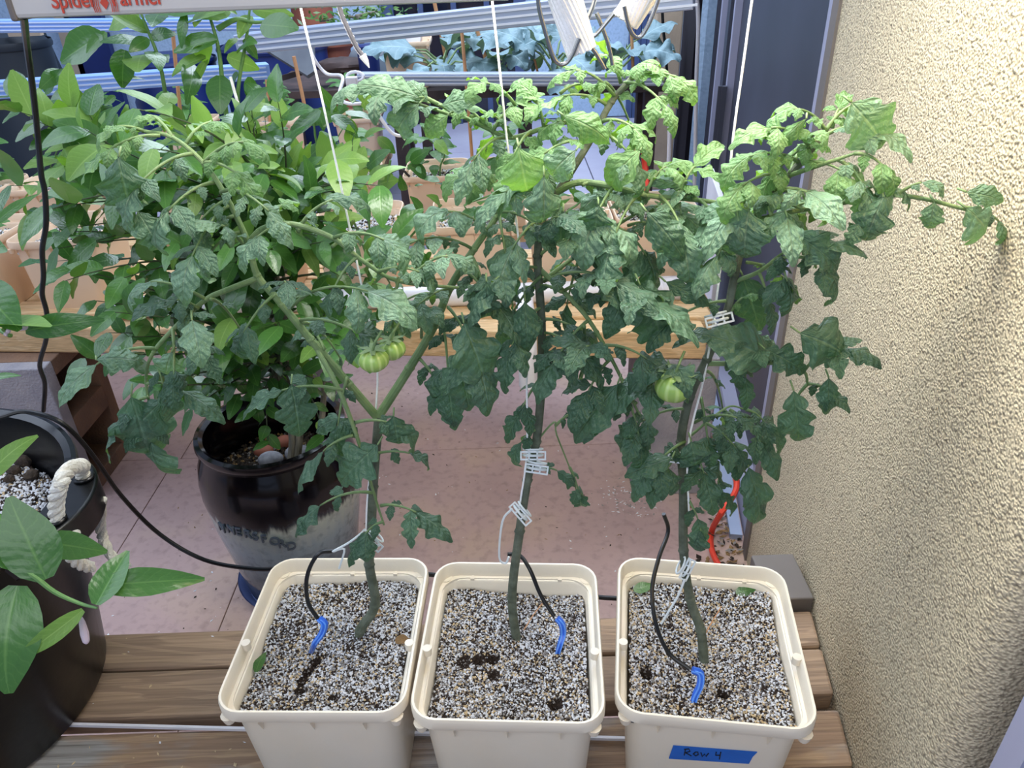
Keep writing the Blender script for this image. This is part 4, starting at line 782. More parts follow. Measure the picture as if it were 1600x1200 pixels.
for h in (h1, h2): b = MB(); b.tube([h + V(.013 * math.cos(a * .3927), .013 * math.sin(a * .3927), .001) for a in range(17)], .003, 8); b.build('grommet', M['blackp'], tub)
def rope(P, r, lab, parent=None):
    PP2, _ = spline([Vector(p) for p in P], .1, 12); t = parent; n = len(PP2)
    for s_ in range(3):
        b = MB(); out = []
        for i, p in enumerate(PP2):
            tn = (PP2[min(i + 1, n - 1)] - PP2[max(0, i - 1)]).normalized(); nn = tn.cross(V(.3, .2, 1)).normalized(); bn = tn.cross(nn); a = i * .42 + s_ * 2.094; out.append(p + nn * r * .52 * math.cos(a) + bn * r * .52 * math.sin(a))
        b.tube(out, r * .58, 8); b.build('rope_strand', M['rope'], t)
rope([h1 + V(0, 0, -.03), h1 + V(0, 0, .012), atY(128, 728, h1.y - .02), atY(110, 732, (h1.y + h2.y) / 2), atY(96, 752, h2.y + .0), atY(88, 785, h2.y - .0), h2 + V(0, 0, -.01)], .0105, '', tub)
rope([h2 + V(.02, 0, -.03), atY(104, 855, .80), atY(120, 878, .81), atY(143, 887, .83)], .0085, '', tub)
rope([h1 + V(.02, -.01, -.035), atY(158, 830, 1.0), atY(175, 870, .98), atY(200, 888, .97)], .0085, '', tub)
zf = lambda x, y: ZT - .085 + .012 * noise.noise(Vector((x * 8, y * 8, 3)))
b = MB(); b.lathe([(.0001, ZT - .087), (.1, ZT - .087), (.262, ZT - .087)], 40, TC); b.build('soil', M['soil'], tub)
granules('perlite', 0, 0, zf, 15000, 44, tub, PM, [5, .8, 1.8, 1], .0028, circ=.262)
for k, (x, y, r) in enumerate(((38, 720, .016), (22, 735, .012), (50, 742, .013), (14, 748, .009), (15, 700, .014))):
    b = MB(); p = atZ(x, y, ZD + ZT - .078); b.sphere(p, r, (1, 1, .7), 10, 7, jit=.12, seed=k); tag(b.build('bark_chunk', M['soil']), ('large brown bark chunk in the middle of the perlite in the tub', 'brown bark chunk left of the largest one in the tub', 'brown bark chunk nearest the rope handle in the tub', 'small brown bark chunk nearest the left edge of the photo', 'brown bark chunk furthest back against the tub wall')[k], 'bark', 'bark chunks in the tub')
# lemon branch in front
LP = thing('lemon_plant', 'lemon sprig with pale bud leaning in front of the black tub', 'citrus plant', TC + V(0, -.05, ZT - .085))
def leafpx(plant, org, pa, pb, Y0, Y1, m, w=1., roll=0., name='leaf', up_=None):
    a = atY(*pa, Y0); bq = atY(*pb, Y1); d = bq - a; view = (CAM - a).normalized(); n = (view + V(0, 0, .8)).normalized() if up_ is None else up_
    if roll: n = Matrix.Rotation(roll, 3, d.normalized()) @ n
    o = put(name, m, plant, orient(a, d, n, d.length * 1.03), org); o.scale.x *= min(w * .66, 1.25); return o
lo = Vector(LP.location)
b = MB(); b.tube([lo, lo + V(-.02, -.12, .06), atY(-120, 780, .62), atY(-40, 850, .58), atY(20, 885, .56), atY(50, 898, .555), atY(85, 925, .55), atY(125, 943, .545), atY(152, 950, .54)], [.008, .006, .004, .0034, .003, .0027, .0023, .0018, .0012], 8, sub=4); b.build('branch', M['gtwig'], LP)
b = MB(); b.tube([lo + V(-.0, 0, 0), lo + V(-.03, -.02, .15), atY(-60, 480, .85), atY(-10, 510, .8), atY(15, 525, .78)], [.009, .007, .004, .003, .002], 8, sub=4); b.build('branch', M['gtwig'], LP)
cm = [m for m in CP['cit']]; cy = [m for m in CP['city']]
for i, (pa, pb, Y0, Y1, w, r, y) in enumerate((((35, 890), (-40, 790), .56, .60, 1.25, .3, 0), ((72, 905), (20, 780), .555, .6, 1.6, -.2, 0), ((60, 845), (165, 862), .6, .62, 1.25, .3, 0), ((150, 945), (200, 868), .54, .6, 1.3, -.1, 0), ((148, 915), (313, 908), .56, .6, .9, .2, 0), ((130, 953), (22, 1035), .54, .5, .85, -.5, 1), ((28, 915), (0, 1090), .55, .48, 1.7, .3, 0), ((-30, 760), (50, 676), .66, .7, .8, -.3, 1), ((-10, 590), (33, 588), .7, .7, .8, 0, 0), ((40, 517), (155, 498), .78, .78, 1., .4, 0), ((-20, 510), (80, 530), .78, .74, 1.35, -.6, 1), ((-40, 440), (35, 520), .8, .76, 1.5, .2, 0), ((-10, 350), (60, 305), .9, .92, .6, 0, 0), ((-30, 380), (16, 395), .9, .88, 1.4, .4, 0))):
    leafpx(LP, lo, pa, pb, Y0, Y1, (cy if y else cm)[i % 10], w, r)
for (x, y, Y, a, L) in ((131, 985, .54, 1.35, .028), (28, 511, .77, .15, .022)):
    c = atY(x, y, Y); u = (rt * math.cos(a) - up * math.sin(a)) if y > 600 else rt; b = MB(); b.tube([c - u * L / 2, c - u * L * .3, c + u * L * .1, c + u * L * .4, c + u * L * .5], [.0012, .0030, .0042, .0034, .001], 10, sub=3); b.build('flower_bud', M['bud'], LP)
for k in range(7):
    p = atY(3 + k * 2.2 + (k % 3), 508 + (k * 7) % 19, .775); b = MB(); b.sphere(p, .0026, nu=8, nv=6); b.build('flower_bud', M['city'] if k % 2 else M['bud'], LP)
# ---------------------------------------------------------------- glazed crock with citrus tree
CC = V(-.607, 1.585, 0)
sa = thing('saucer', 'blue saucer under the glazed crock', 'saucer', CC); b = MB(); b.lathe([(0, 0), (.15, 0), (.172, .03), (.176, .032), (.168, .028), (.15, .008), (0, .008)], 48, CC); b.build('dish', M['sauc'], sa)
cr = thing('crock', 'tall dark-rimmed glazed crock with grey-blue lower body', 'planter', CC + V(0, 0, .01))
b = MB(); HC = .50
b.lathe([(0, 0), (.146, 0), (.151, .01), (.168, .12), (.188, .24), (.199, .34), (.198, .38), (.191, .42), (.178, .452), (.174, .465), (.180, .475), (.185, .487), (.183, .497), (.172, .5), (.163, .493), (.160, .46), (.160, .33), (.0, .33)], 72, CC + V(0, 0, .01)); b.build('glazed_body', M['crock'], cr)
b = MB(); b.lathe([(0, .372), (.08, .375), (.161, .37)], 32, CC); b.build('soil', M['soil'], cr)
granules('leaf_litter', 0, 0, lambda x, y: .37 + .006 * noise.noise(Vector((x * 20, y * 20, 1))), 1500, 9, cr, [M['dryleaf'], M['soil'], M['p4']], [1, 4, .6], .005, circ=.155)
# incised lettering round the shoulder
TXT = 'NNERSFORD'; me_list = []
for i, ch in enumerate(TXT):
    px = 344 + i * 13.0; py = 826 + i * 4.2; d = ray(px, py); o2 = CAM - CC; o2 = V(o2.x, o2.y, 0); d2 = V(d.x, d.y, 0); rr = .1968; A2 = d2.dot(d2); B2 = 2 * o2.dot(d2); C2 = o2.dot(o2) - rr * rr; disc = B2 * B2 - 4 * A2 * C2
    if disc < 0: continue
    tt = (-B2 - math.sqrt(disc)) / (2 * A2); p = CAM + d * tt; nn = V(p.x - CC.x, p.y - CC.y, 0).normalized(); xx = V(0, 0, 1).cross(nn)
    Mx = Matrix(((xx.x, 0, nn.x, p.x), (xx.y, 0, nn.y, p.y), (0, 1, 0, p.z), (0, 0, 0, 1))); Mx.translation = Mx.translation - wloc(cr) + nn * .0015
    mesh_text('letter', ch, .034, M['incise'], cr, Mx, .0022)
for k, (x, y, r, z) in enumerate(((423, 718, .030, .395), (465, 708, .031, .395), (445, 690, .024, .39), (412, 705, .024, .385))):
    b = MB(); p = atZ(x, y, z); b.sphere(p, r, (1.1, .85, .7), 16, 10, jit=.02, seed=k); tag(b.build('stone', M['stone'] if k < 2 else M['terra']), ('pale speckled stone at the front inside the glazed crock', 'blue-grey stone at the foot of the citrus trunk in the crock', 'reddish stone behind the trunk in the crock', 'reddish-brown stone left of the pale stone in the crock')[k], 'stone', 'stones in the crock')
# tree
to = CC + V(.03, -.05, .37); CT = thing('citrus_tree', 'bushy dark green citrus tree growing in the glazed crock', 'citrus tree', to)
trunk = [to - V(0, 0, .02), atY(462, 690, 1.52), atY(455, 640, 1.53), atY(440, 580, 1.54), atY(435, 500, 1.55), atY(425, 420, 1.55), atY(400, 340, 1.5)]
for k in range(5):
    b = MB(); b.tube([p + V(.008 * math.cos(k * 1.3 + i * .3) * (1 + i * .35), .008 * math.sin(k * 1.3 + i * .3) * (1 + i * .3), 0) for i, p in enumerate(trunk)], [.008, .007, .0065, .006, .005, .004, .003], 8, sub=4); b.build('trunk', M['bark'], CT)
b = MB(); b.tube([to + V(.06, .03, -.02), atY(500, 690, 1.55), atY(507, 600, 1.6), atY(512, 500, 1.65), atY(520, 400, 1.65), atY(530, 300, 1.6)], [.008, .008, .007, .006, .004, .002], 8, sub=4); b.build('trunk', M['bark'], CT)
leafs = []
g = random.Random(21)
def treebranch(pa, Ya, pb, Yb, nl, size, light=0., par=CT, pool_=None, m='twig', r=.0035, sag=.1):
    A, B = atY(*pa, Ya), atY(*pb, Yb); L = (B - A).length; mid = (A + B) / 2 + V(g.uniform(-.05, .05), g.uniform(-.05, .05), L * sag * g.uniform(.3, 1.6))
    P = [A * (1 - t) ** 2 + mid * 2 * t * (1 - t) + B * t * t for t in [k / 8 for k in range(9)]]
    b = MB(); b.tube(P, [r * (1 - .8 * k / 8) for k in range(9)], 5, cap=False); b.build('branch', M[m], par)
    for k in range(nl):
        t = 1 - .78 * (k / nl) ** 1.15; i = min(7, int(t * 8)); p = P[i].lerp(P[i + 1], t * 8 - i); tn = (P[i + 1] - P[i]).normalized(); a = k * 2.4 + g.random(); sd = tn.orthogonal().normalized(); sd = Matrix.Rotation(a, 3, tn) @ sd
        d = (tn * g.uniform(.3, .9) + sd + V(0, 0, g.uniform(-.55, .25))).normalized(); n = V(g.uniform(-.4, .4), g.uniform(-.9, .1), 1)
        leafs.append((par, p, d, n, size * g.uniform(.6, 1.15), 'city' if g.random() < light else 'cit'))
ends = []
for i in range(118):
    while True:
        x, y = g.uniform(80, 650), g.uniform(150, 625)
        ex = ((x - 330) / 290) ** 2 + ((y - 385) / 245) ** 2
        if ex < 1 and not (x < 180 and y > 500) and not (x < 160 and y < 230) and not (x > 520 and y > 560): break
    ends.append((x, y))
for (x, y) in ends:
    k = g.randint(3, 5); sp = trunk[k]; src = (435 + g.uniform(-15, 15), min(600, max(330, y + g.uniform(-30, 80)))); Yb = g.uniform(1.18, 1.75) - .1 * (x < 250)
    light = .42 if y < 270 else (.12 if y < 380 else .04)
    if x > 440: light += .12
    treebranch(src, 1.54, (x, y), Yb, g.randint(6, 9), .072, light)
for (x, y, Y) in ((330, 600, 1.35), (300, 640, 1.35), (250, 600, 1.3), (370, 600, 1.4), (400, 640, 1.45), (420, 690, 1.42), (505, 680, 1.45), (350, 540, 1.3), (150, 470, 1.25), (110, 420, 1.25), (130, 560, 1.3), (170, 520, 1.28), (290, 560, 1.25), (480, 620, 1.45), (520, 600, 1.5), (590, 500, 1.5)):
    treebranch((440, 560), 1.54, (x, y), Y, 8, .062, .05)
for (x, y, Y) in ((20, 150, 1.5), (60, 190, 1.4), (15, 290, 1.3), (100, 160, 1.5), (40, 170, 1.6), (130, 200, 1.3), (160, 230, 1.25), (100, 260, 1.3), (60, 330, 1.3), (30, 175, 1.4), (140, 180, 1.4)):
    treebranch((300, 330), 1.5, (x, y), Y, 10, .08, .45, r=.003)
leafs.sort(key=lambda e: e[1].y)
def joined(name, items, par, m):
    b = MB(); b.uv = []
    for (_, p, d, n, s, q) in items:
        src = leaflet(g.randint(0, 50), Wd=.26, curl=.5, fold=.15, lobes=0, nv=6, nu=1, tipp=3); Mx = orient(p, d, n, s); b.add([Mx @ Vector(v) for v in src.v], src.f); b.uv += src.uv
    o = b.build(name, M[m], par, smooth=True); o['kind'] = 'stuff'; return o
vis = leafs[:300]; rest = leafs[300:]
for (par, p, d, n, s, q) in vis: put('leaf', g.choice(CP[q]), par, orient(p, d, n, s), to)
joined('foliage', [e for e in rest if e[5] == 'cit'], CT, 'cit'); joined('light_foliage', [e for e in rest if e[5] == 'city'], CT, 'city')
# two pale-leaved citrus whips at the top left
def whip(label, root, tops, leaves, Y):
    o0 = atY(*root, Y); t = thing('citrus_whip', label, 'citrus plant', o0, 0)
    for P in tops: b = MB(); b.tube(pts2([(x, y, Y) for x, y in P]), [.006 * (1 - .6 * k / (len(P) - 1)) for k in range(len(P))], 8, sub=4); b.build('stem', M['gtwig'], t)
    for i, (pa, pb, w, l) in enumerate(leaves): leafpx(t, o0, pa, pb, Y + g.uniform(-.03, .03), Y + g.uniform(-.1, .03), CP['city' if l else 'cit'][i % 10], w, g.uniform(-.5, .5))
    return t
whip('citrus whip with broad hanging leaves under the lettered fixture', (275, 330), [[(275, 330), (262, 180), (250, 100), (232, 50), (218, 15)]],
     [((232, 50), (160, 20), 1.4, 1), ((218, 25), (165, 45), 1.3, 1), ((228, 65), (158, 68), 1.5, 0), ((160, 55), (107, 98), 1.3, 0), ((165, 50), (138, 85), 1.5, 0), ((195, 78), (192, 136), 1.9, 0), ((235, 58), (275, 50), 2., 0), ((232, 60), (202, 80), 1.6, 0), ((225, 85), (215, 112), 1.9, 1), ((245, 85), (262, 92), 1.4, 0), ((238, 80), (250, 105), 1.5, 0), ((250, 20), (240, 50), 1.1, 0), ((95, 110), (62, 140), 1.3, 0), ((70, 145), (105, 110), 1.1, 0), ((180, 150), (165, 165), 1.8, 0), ((185, 125), (225, 125), 1.1, 0)], 1.75)
whip('citrus whip with pale broad leaves beside the left twine', (372, 330), [[(372, 330), (350, 150), (342, 80), (332, 40), (320, 5)], [(340, 45), (370, 30), (400, 35), (430, 30)], [(372, 330), (374, 200), (372, 140), (385, 60), (390, 15)]],
     [((300, 30), (360, 32), 1.5, 1), ((358, 25), (300, 35), 1.3, 1), ((290, 20), (285, 75), 1.1, 0), ((340, 62), (280, 85), 1., 0), ((322, 90), (268, 118), 1., 1), ((324, 92), (302, 140), 1., 1), ((315, 70), (322, 95), 1.9, 1), ((355, 88), (405, 108), 1.4, 1), ((344, 118), (345, 178), 2., 0), ((392, 25), (372, 57), 1.6, 1), ((395, 15), (458, 28), 1.4, 1), ((408, 38), (468, 50), 1.9, 0), ((370, 60), (350, 80), 1.2, 1), ((380, 62), (400, 92), 1.4, 0), ((352, 15), (370, 22), 1.3, 1), ((440, 0), (470, 5), 1.3, 1), ((372, 115), (362, 135), 1.2, 0), ((385, 130), (420, 165), 1.1, 0), ((390, 120), (400, 165), 1.3, 0), ((375, 80), (395, 60), 1.2, 0), ((300, 100), (295, 155), .9, 0), ((310, 20), (250, 30), .9, 0)], 1.7)
# seedling citrus with light leaves right of the tree
SP = atY(580, 400, 1.9); t = thing('citrus_seedling', 'small light green citrus between the tree and the middle vine', 'citrus plant', SP)
for P in ([(580, 420), (575, 330), (560, 260), (540, 190)], [(580, 420), (600, 330), (610, 250)], [(580, 420), (550, 340), (500, 240), (490, 190)], [(600, 420), (650, 360), (690, 320)]):
    b = MB(); b.tube(pts2([(x, y, 1.9) for x, y in P]), .003, 6, sub=4); b.build('stem', M['gtwig'], t)
seedL = [((540, 176), (600, 190), 1., 0), ((530, 175), (470, 195), 1.1, 0), ((525, 175), (500, 135), 1., 0), ((520, 175), (555, 140), 1.2, 0), ((500, 172), (455, 222), 1.5, 0), ((500, 180), (505, 205), 2, 0), ((520, 180), (560, 212), 1.3, 0), ((500, 205), (530, 240), 1.5, 0), ((525, 245), (505, 310), 1.7, 0), ((520, 248), (480, 280), 1., 0), ((545, 215), (560, 235), 2, 1), ((565, 275), (575, 245), 1.7, 1), ((575, 280), (605, 260), 1.6, 1), ((560, 280), (550, 255), 1.4, 1), ((440, 250), (475, 262), 1.2, 0), ((440, 255), (470, 285), 1.5, 0), ((590, 215), (620, 240), 1.3, 0), ((590, 290), (618, 280), 1.7, 1), ((550, 225), (545, 195), 1.3, 1), ((570, 215), (600, 200), 1.2, 1)]
for i in range(46): x, y = g.uniform(470, 700), g.uniform(200, 470); seedL.append(((x, y), (x + g.uniform(-36, 36), y + g.uniform(-26, 30)), 1.4, g.random() < .4))
for i, (pa, pb, w, l) in enumerate(seedL): Y = g.uniform(1.75, 1.95); leafpx(t, SP, pa, pb, Y, Y + g.uniform(-.05, .03), CP['city' if l else 'cit'][i % 10], w, g.uniform(-.5, .5))
# ---------------------------------------------------------------- rear buckets in rows
proto = thing('bucket', '', 'bucket', (0, 0, 0)); bucket_body(M['peach'], proto, False); bucket_ribs(M['peach'], proto)
zf0 = hf(3.1, [], RH - .045); soil_grid(RW - .042, RD - .042, zf0, 8).build('soil', M['soil'], proto, world=False); granules('perlite', RW - .043, RD - .043, zf0, 1900, 77, proto, PM, [5, 1.4, 1.6, 1], .0042)
def place(x, y, z, rz, lab, grp):
    global first
    o = proto if first else copy_tree(proto); first = False; o.location = (x, y, z); o.rotation_euler = (0, 0, rz); tag(o, lab, 'bucket', grp); return o
first = True; rows = []
ORD = ('leftmost', 'second', 'third', 'fourth', 'fifth', 'sixth', 'seventh')
row1x = [-1.66, -1.36, -.78, -.46, -.10, .19, .46]
for i, x in enumerate(row1x): place(x, 2.30, ZB2 + .001, rnd.uniform(-.03, .03), ORD[i] + ' beige bucket from the left in the nearest rear row', 'beige buckets on the pine bench'); rows.append((x, 2.3, ZB2 + RH - .05, 0, i))
def bench(lab, x0, x1, y0, z, mm='pine'):
    t = thing('rear_shelf', lab, 'bench', ((x0 + x1) / 2, y0, z))
    for k in range(3): b = MB(); b.box(((x0 + x1) / 2, y0 - .12 + k * .12, z - .025), (x1 - x0, .11, .045)); b.build('plank', M[mm], t, smooth=False)
    for x in (x0 + .1, (x0 + x1) / 2, x1 - .1):
        for y in (y0 - .12, y0 + .12): b = MB(); b.box((x, y, (z - .05) / 2), (.07, .07, z - .05)); b.build('leg', M[mm], t, smooth=False)
bench('timber shelf under the second rear row of buckets', -2.4, .3, 3.2, .488)
bench('timber shelf under the third rear row of buckets', -2.5, -.665, 4.42, .488)
bench('high timber shelf under the kale at the back', -.655, .9, 4.40, .86, 'brown')
for i, x in enumerate((-2.2, -1.9, -1.3, -1.0, -.66, -.285, .02)): place(x, 3.2, .489, rnd.uniform(-.03, .03), ORD[i] + ' beige bucket from the left in the second rear row', 'beige buckets of the second rear row'); rows.append((x, 3.2, .489 + RH - .05, 1, i))
for i, x in enumerate((-2.3, -1.75, -1.27, -.805)): place(x, 4.42, .489, rnd.uniform(-.05, .05), ORD[i] + ' beige bucket from the left in the third rear row', 'beige buckets of the third rear row'); rows.append((x, 4.42, .489 + RH - .05, 2, i))
for i, x in enumerate((-.50,)): place(x, 4.42, .861, rnd.uniform(-.05, .05), ('beige bucket with a clear bag at the left end of the kale shelf', 'beige bucket hidden under the broad kale', 'beige bucket under the kale by the window')[i], 'beige buckets on the kale shelf')
b = MB(); b.box((-.285, 3.2 + .15, .489 + RH - .03), (.07, .002, .02)); b.box((.0, 3.2 + .15, .489 + RH - .03), (.001, .001, .001)); tag(b.build('tape_strip', M['tape'], smooth=False), 'blue tape strip stuck on a second-row bucket rim', 'tape')
# pepper plants
def pepper(x, y, z, h, nl, size, lab, grp, stake=True, mat_='pep', seed=0):
    g_ = random.Random(seed * 17 + 3); o0 = V(x, y, z); t = thing('pepper_plant', lab, 'pepper plant', o0, 0, grp)
    b = MB(); P = [o0 + V(g_.uniform(-.02, .02) * k, 0, h * k / 4) for k in range(5)]; b.tube(P, [.004, .004, .003, .003, .002], 6, sub=3); b.build('stem', M['gtwig'], t)
    for k in range(nl):
        f = .3 + .7 * k / nl; p = P[0].lerp(P[4], f); a = k * 2.4; d = V(math.cos(a), math.sin(a), g_.uniform(-.7, .3)); put('leaf', g_.choice(PP), t, orient(p + d * size * .35, d, V(0, -.4, 1), size * g_.uniform(.7, 1.15)), o0)
    return t
for i, (x, y, z, r_, io) in enumerate(rows):
    if (r_ == 0 and i in (2, 3)): continue
    h, nl, sz = ((.07, 9, .06), (.22, 22, .10), (.24, 22, .11))[r_]
    if r_ == 0 and i > 3: h, nl, sz = .14, 14, .08
    pepper(x + .01, y, z, h, nl, sz, ('small pepper seedling in the %s bucket of the nearest rear row', 'leafy pepper plant in the %s bucket of the second rear row', 'leafy pepper plant in the %s bucket of the third rear row')[r_] % ORD[io], ('pepper seedlings on the pine bench', 'peppers of the second rear row', 'peppers of the third rear row')[r_], seed=i)
def stake(pa, pb, Y, lab, r=.006, z=.68):
    b = MB(); A, B = atY(*pa, Y), atY(*pb, Y); E_ = A + (B - A) * ((A.z - z) / max(.01, A.z - B.z)); b.tube([A, A.lerp(E_, .5) + V(.002, 0, 0), E_], r, 8); tag(b.build('bamboo_stake', M['bamboo']), lab, 'stake', 'bamboo stakes')
stake((719, 20), (730, 155), 3.12, 'tall orange bamboo stake crossing the level light bar', .0065)
stake((459, 88), (476, 168), 4.3, 'leaning bamboo stake beside the blue drum', .010); stake((415, 108), (421, 190), 4.3, 'short bamboo stake left of the blue drum plants', .008, .495); stake((421, 114), (428, 180), 4.3, 'second short bamboo stake close beside its neighbour', .008, .495)
stake((742, 36), (765, 115), 4.2, 'dark leaning stake among the kale', .010, .89); stake((818, 25), (828, 65), 4.3, 'thin stake among the right kale leaves', .006, .89); stake((985, 25), (988, 90), 4.1, 'upright brown stake near the tan post', .008, .89)
stake((268, 30), (275, 110), 3.25, 'bamboo stake between the pale leaves at top left', .008); stake((38, 365), (52, 408), 2.3, 'short stake in the nearest bucket at the far left', .006); stake((678, 0), (682, 20), 4.4, 'short stake end in front of the dark window', .010, .89)
# kale
def kale(cx, cy, Y, n, size, lab, seed):
    g_ = random.Random(seed); o0 = atY(cx, cy, Y); o0.z = .93; t = thing('kale_plant', lab, 'kale', o0, 0, 'kale on the high shelf')
    for k in range(n):
        a = k * 2.4; d = V(math.cos(a), math.sin(a) * .8, g_.uniform(.1, .9)); p = o0 + V(math.cos(a) * .03, math.sin(a) * .03, .01 + .007 * k); b = MB(); e = p + d * size * .45; b.tube([p, p.lerp(e, .5) + V(0, 0, .02), e], [.006, .005, .003], 6); b.build('leaf_stalk', M['stem'], t)
        put('leaf', g_.choice(KP), t, orient(e, d + V(0, 0, -.35), V(0, -.5, 1), size * g_.uniform(.75, 1.2)), o0)
kale(690, 95, 4.15, 13, .24, 'broad blue-green kale left of the middle twine', 1); kale(775, 95, 4.2, 12, .22, 'ruffled kale just right of the middle twine', 2); kale(868, 90, 4.15, 12, .23, 'frosty kale behind the left twine bundle', 3); kale(965, 90, 4.25, 9, .22, 'dark kale between the wire hooks and the tan post', 5)
# clear bag on the bucket
b = MB(); p = atY(640, 62, 4.3); b.add([p + V(-.06, 0, -.02), p + V(.05, 0, -.02), p + V(.075, .02, .07), p + V(.06, .05, -.01), p + V(0, .04, .02)], [(0, 1, 2), (1, 3, 2), (3, 4, 2), (4, 0, 2), (0, 4, 3, 1)]); tag(b.build('plastic_bag', M['white'], smooth=False), 'crumpled clear bag on the rim of the far kale bucket', 'bag')
# drain pipe
t = thing('drain_pipe', 'white plastic drain pipe lying on the pine bench below the rear buckets', 'pipe', V(.1, 2.1, .61)); b = MB(); zp = ZB2 + .034
b.tube([(-1.2, 2.105, zp), (.50, 2.105, zp)], .032, 24); b.build('pipe', M['white'], t); b = MB(); b.tube([(.46, 2.105, zp), (.52, 2.105, zp)], .037, 24); b.build('coupling', M['white'], t); b = MB(); b.tube([(.515, 2.105, zp), (.55, 2.105, zp + .01), (.565, 2.105, zp + .055)], [.022, .02, .018], 14, sub=4); b.build('elbow', M['white'], t)
b = MB(); b.tube([(.045, 2.105, zp), (.045, 2.0, zp + .01), (.045, 1.83, zp - .005), (.045, 1.80, .56), (.045, 1.80, .47)], .026, 16, sub=4); b.build('down_spout', M['white'], t)
# white board with red mark, cords by door
b = MB(); b.bar(wp(2.6, -.03, .35), wp(3.1, -.03, .35), .02, .7); tag(b.build('white_board', M['white'], smooth=False, bevel=.003), 'white board with a red mark leaning by the screen door', 'board')
b = MB(); e0 = onwall(1085, 430, -.045); b.tube([e0, e0 + V(.0, .02, .012), e0 + V(.005, .05, .0), e0 + V(0, .04, -.02)], .003, 6, sub=3); tag(b.build('red_mark', M['orange']), 'small red hook against the white board by the door', 'hook')
cordobj('power_cord', 'pale thick cord hanging against the dark door gap', 'cord', [atY(1085, -30, 2.8), atY(1091, 30, 2.8), atY(1088, 130, 2.8), atY(1086, 250, 2.8), atY(1084, 330, 2.8), atY(1082, 420, 2.75)], .007, 'cord')
cordobj('power_cord', 'white cord hanging in front of the tan post', 'cord', [atY(1045, 150, 3.2), atY(1046, 210, 3.2), atY(1044, 300, 3.2), atY(1050, 380, 3.2)], .008, 'white')
cordobj('power_cord', 'knobbly black cord running down the tan post', 'cord', pts2([(1034, -10, 4.6), (1036, 40, 4.6), (1040, 80, 4.6), (1043, 130, 4.6)]), .008, 'black')
cordobj('extension_cord', 'orange-red extension cord on the floor by the right wall', 'cord', [atY(1135, 700, 1.75), atY(1147, 730, 1.72), atY(1150, 765, 1.68), atY(1128, 800, 1.6), atZ(1112, 830, .012), atZ(1113, 862, .012), atZ(1135, 905, .012)], .0085, 'orange')
cordobj('extension_cord', 'red cord loop on the far floor beside the post', 'cord', pts2([(990, 290, 3.4), (995, 240, 3.4), (1003, 225, 3.4), (1008, 260, 3.4), (1012, 330, 3.3), (1015, 470, 3.3)]), .014, 'orange')
cordobj('white_hose', 'thin white hose draped between light bars and rear buckets', 'hose', pts2([(482, 62, 3.0), (490, 90, 3.0), (510, 115, 3.0), (535, 120, 2.9), (530, 150, 2.8), (545, 162, 2.7), (580, 162, 2.7), (592, 180, 2.7), (610, 205, 2.7), (625, 212, 2.7), (640, 205, 2.7)]), .006, 'white')
t = thing('cable_coil', 'white coiled cable end with a plug above the rear buckets', 'cable', atY(552, 125, 2.9)); b = MB(); c = atY(555, 120, 2.9); b.tube([c + rt * .03 * math.cos(a * .5) + up * .018 * math.sin(a * .5) for a in range(14)], .006, 8); b.build('loop', M['white'], t); b = MB(); b.box(atY(550, 128, 2.88), (.04, .03, .035)); b.build('plug', M['white'], t, smooth=False, bevel=.004)
for i, (P, Y) in enumerate((([(606, 272), (625, 264), (640, 276)], 3.02), ([(695, 274), (712, 264), (730, 270)], 3.02), ([(520, 255), (545, 275), (560, 285)], 3.0), ([(1080, 385), (1098, 402)], 2.2))):
    cordobj('drip_tube', ('black drip tube arching over a second-row bucket rim', 'black drip tube arching inside the second-row bucket', 'black drip tube behind the light green citrus', 'black tube end with white cap by the screen door')[i], 'tube', pts2([(x, y, Y) for x, y in P]) if len(P) > 2 else [atY(*P[0], Y), atY((P[0][0] + P[1][0]) / 2, (P[0][1] + P[1][1]) / 2, Y), atY(*P[1], Y)], .005, 'black', 'black drip tubes')
# ---------------------------------------------------------------- far yard
def drum(px, py, Y, r, h, m, lab, cat='barrel'):
    c = atY(px, py, Y); t = thing('barrel', lab, cat, V(c.x, c.y, 0)); b = MB(); z = c.z; b.lathe([(0, 0), (r * .9, 0), (r, .04), (r * 1.04, z * .33), (r * 1.0, z * .36), (r * 1.04, z * .66), (r, z * .69), (r * 1.02, z * .95), (r * .85, z), (0, z)], 40, (c.x, c.y, 0)); b.build('shell', M[m], t)
    b = MB(); b.lathe([(r * 1.05, z * .93), (r * 1.07, z * .95), (r * 1.05, z * .97)], 40, (c.x, c.y, 0)); b.build('hoop', M[m], t); return t
drum(0, 55, 5.4, .27, 1, 'deepgreen', 'dark ribbed barrel at the far left edge'); drum(425, 62, 6.1, .38, 1, 'navy', 'big blue barrel behind the left twine'); drum(265, 85, 6.0, .3, 1, 'navy', 'blue barrel behind the pale citrus leaves at top left')
t = thing('timber_trestle', 'dark timber trestle leaning near the far left barrel', 'frame', atY(45, 100, 5.8))
for P in (((20, 65), (62, 50)), ((58, 45), (95, 125)), ((38, 92), (62, 86)), ((30, 55), (55, 125)), ((58, 110), (62, 205)), ((25, 60), (32, 208))): b = MB(); b.bar(atY(*P[0], 5.8), atY(*P[1], 5.8), .06, .06, upv=V(0, 1, 0)); b.build('slat', M['deepgreen'], t, smooth=False)
b = MB(); b.bar(atY(15, 53, 5.2), atY(65, 51, 5.2), .04, .03); tag(b.build('timber_batten', M['tan'], smooth=False), 'pale batten lying across the far left barrel', 'timber')
b = MB(); c = atY(72, 122, 6.6); b.box((c.x, c.y, c.z / 2 + .02), (.30, .2, c.z + .04)); tag(b.build('blue_bin', M['alul'], smooth=False, bevel=.01), 'pale blue bin standing on the far yard by the wall', 'bin')
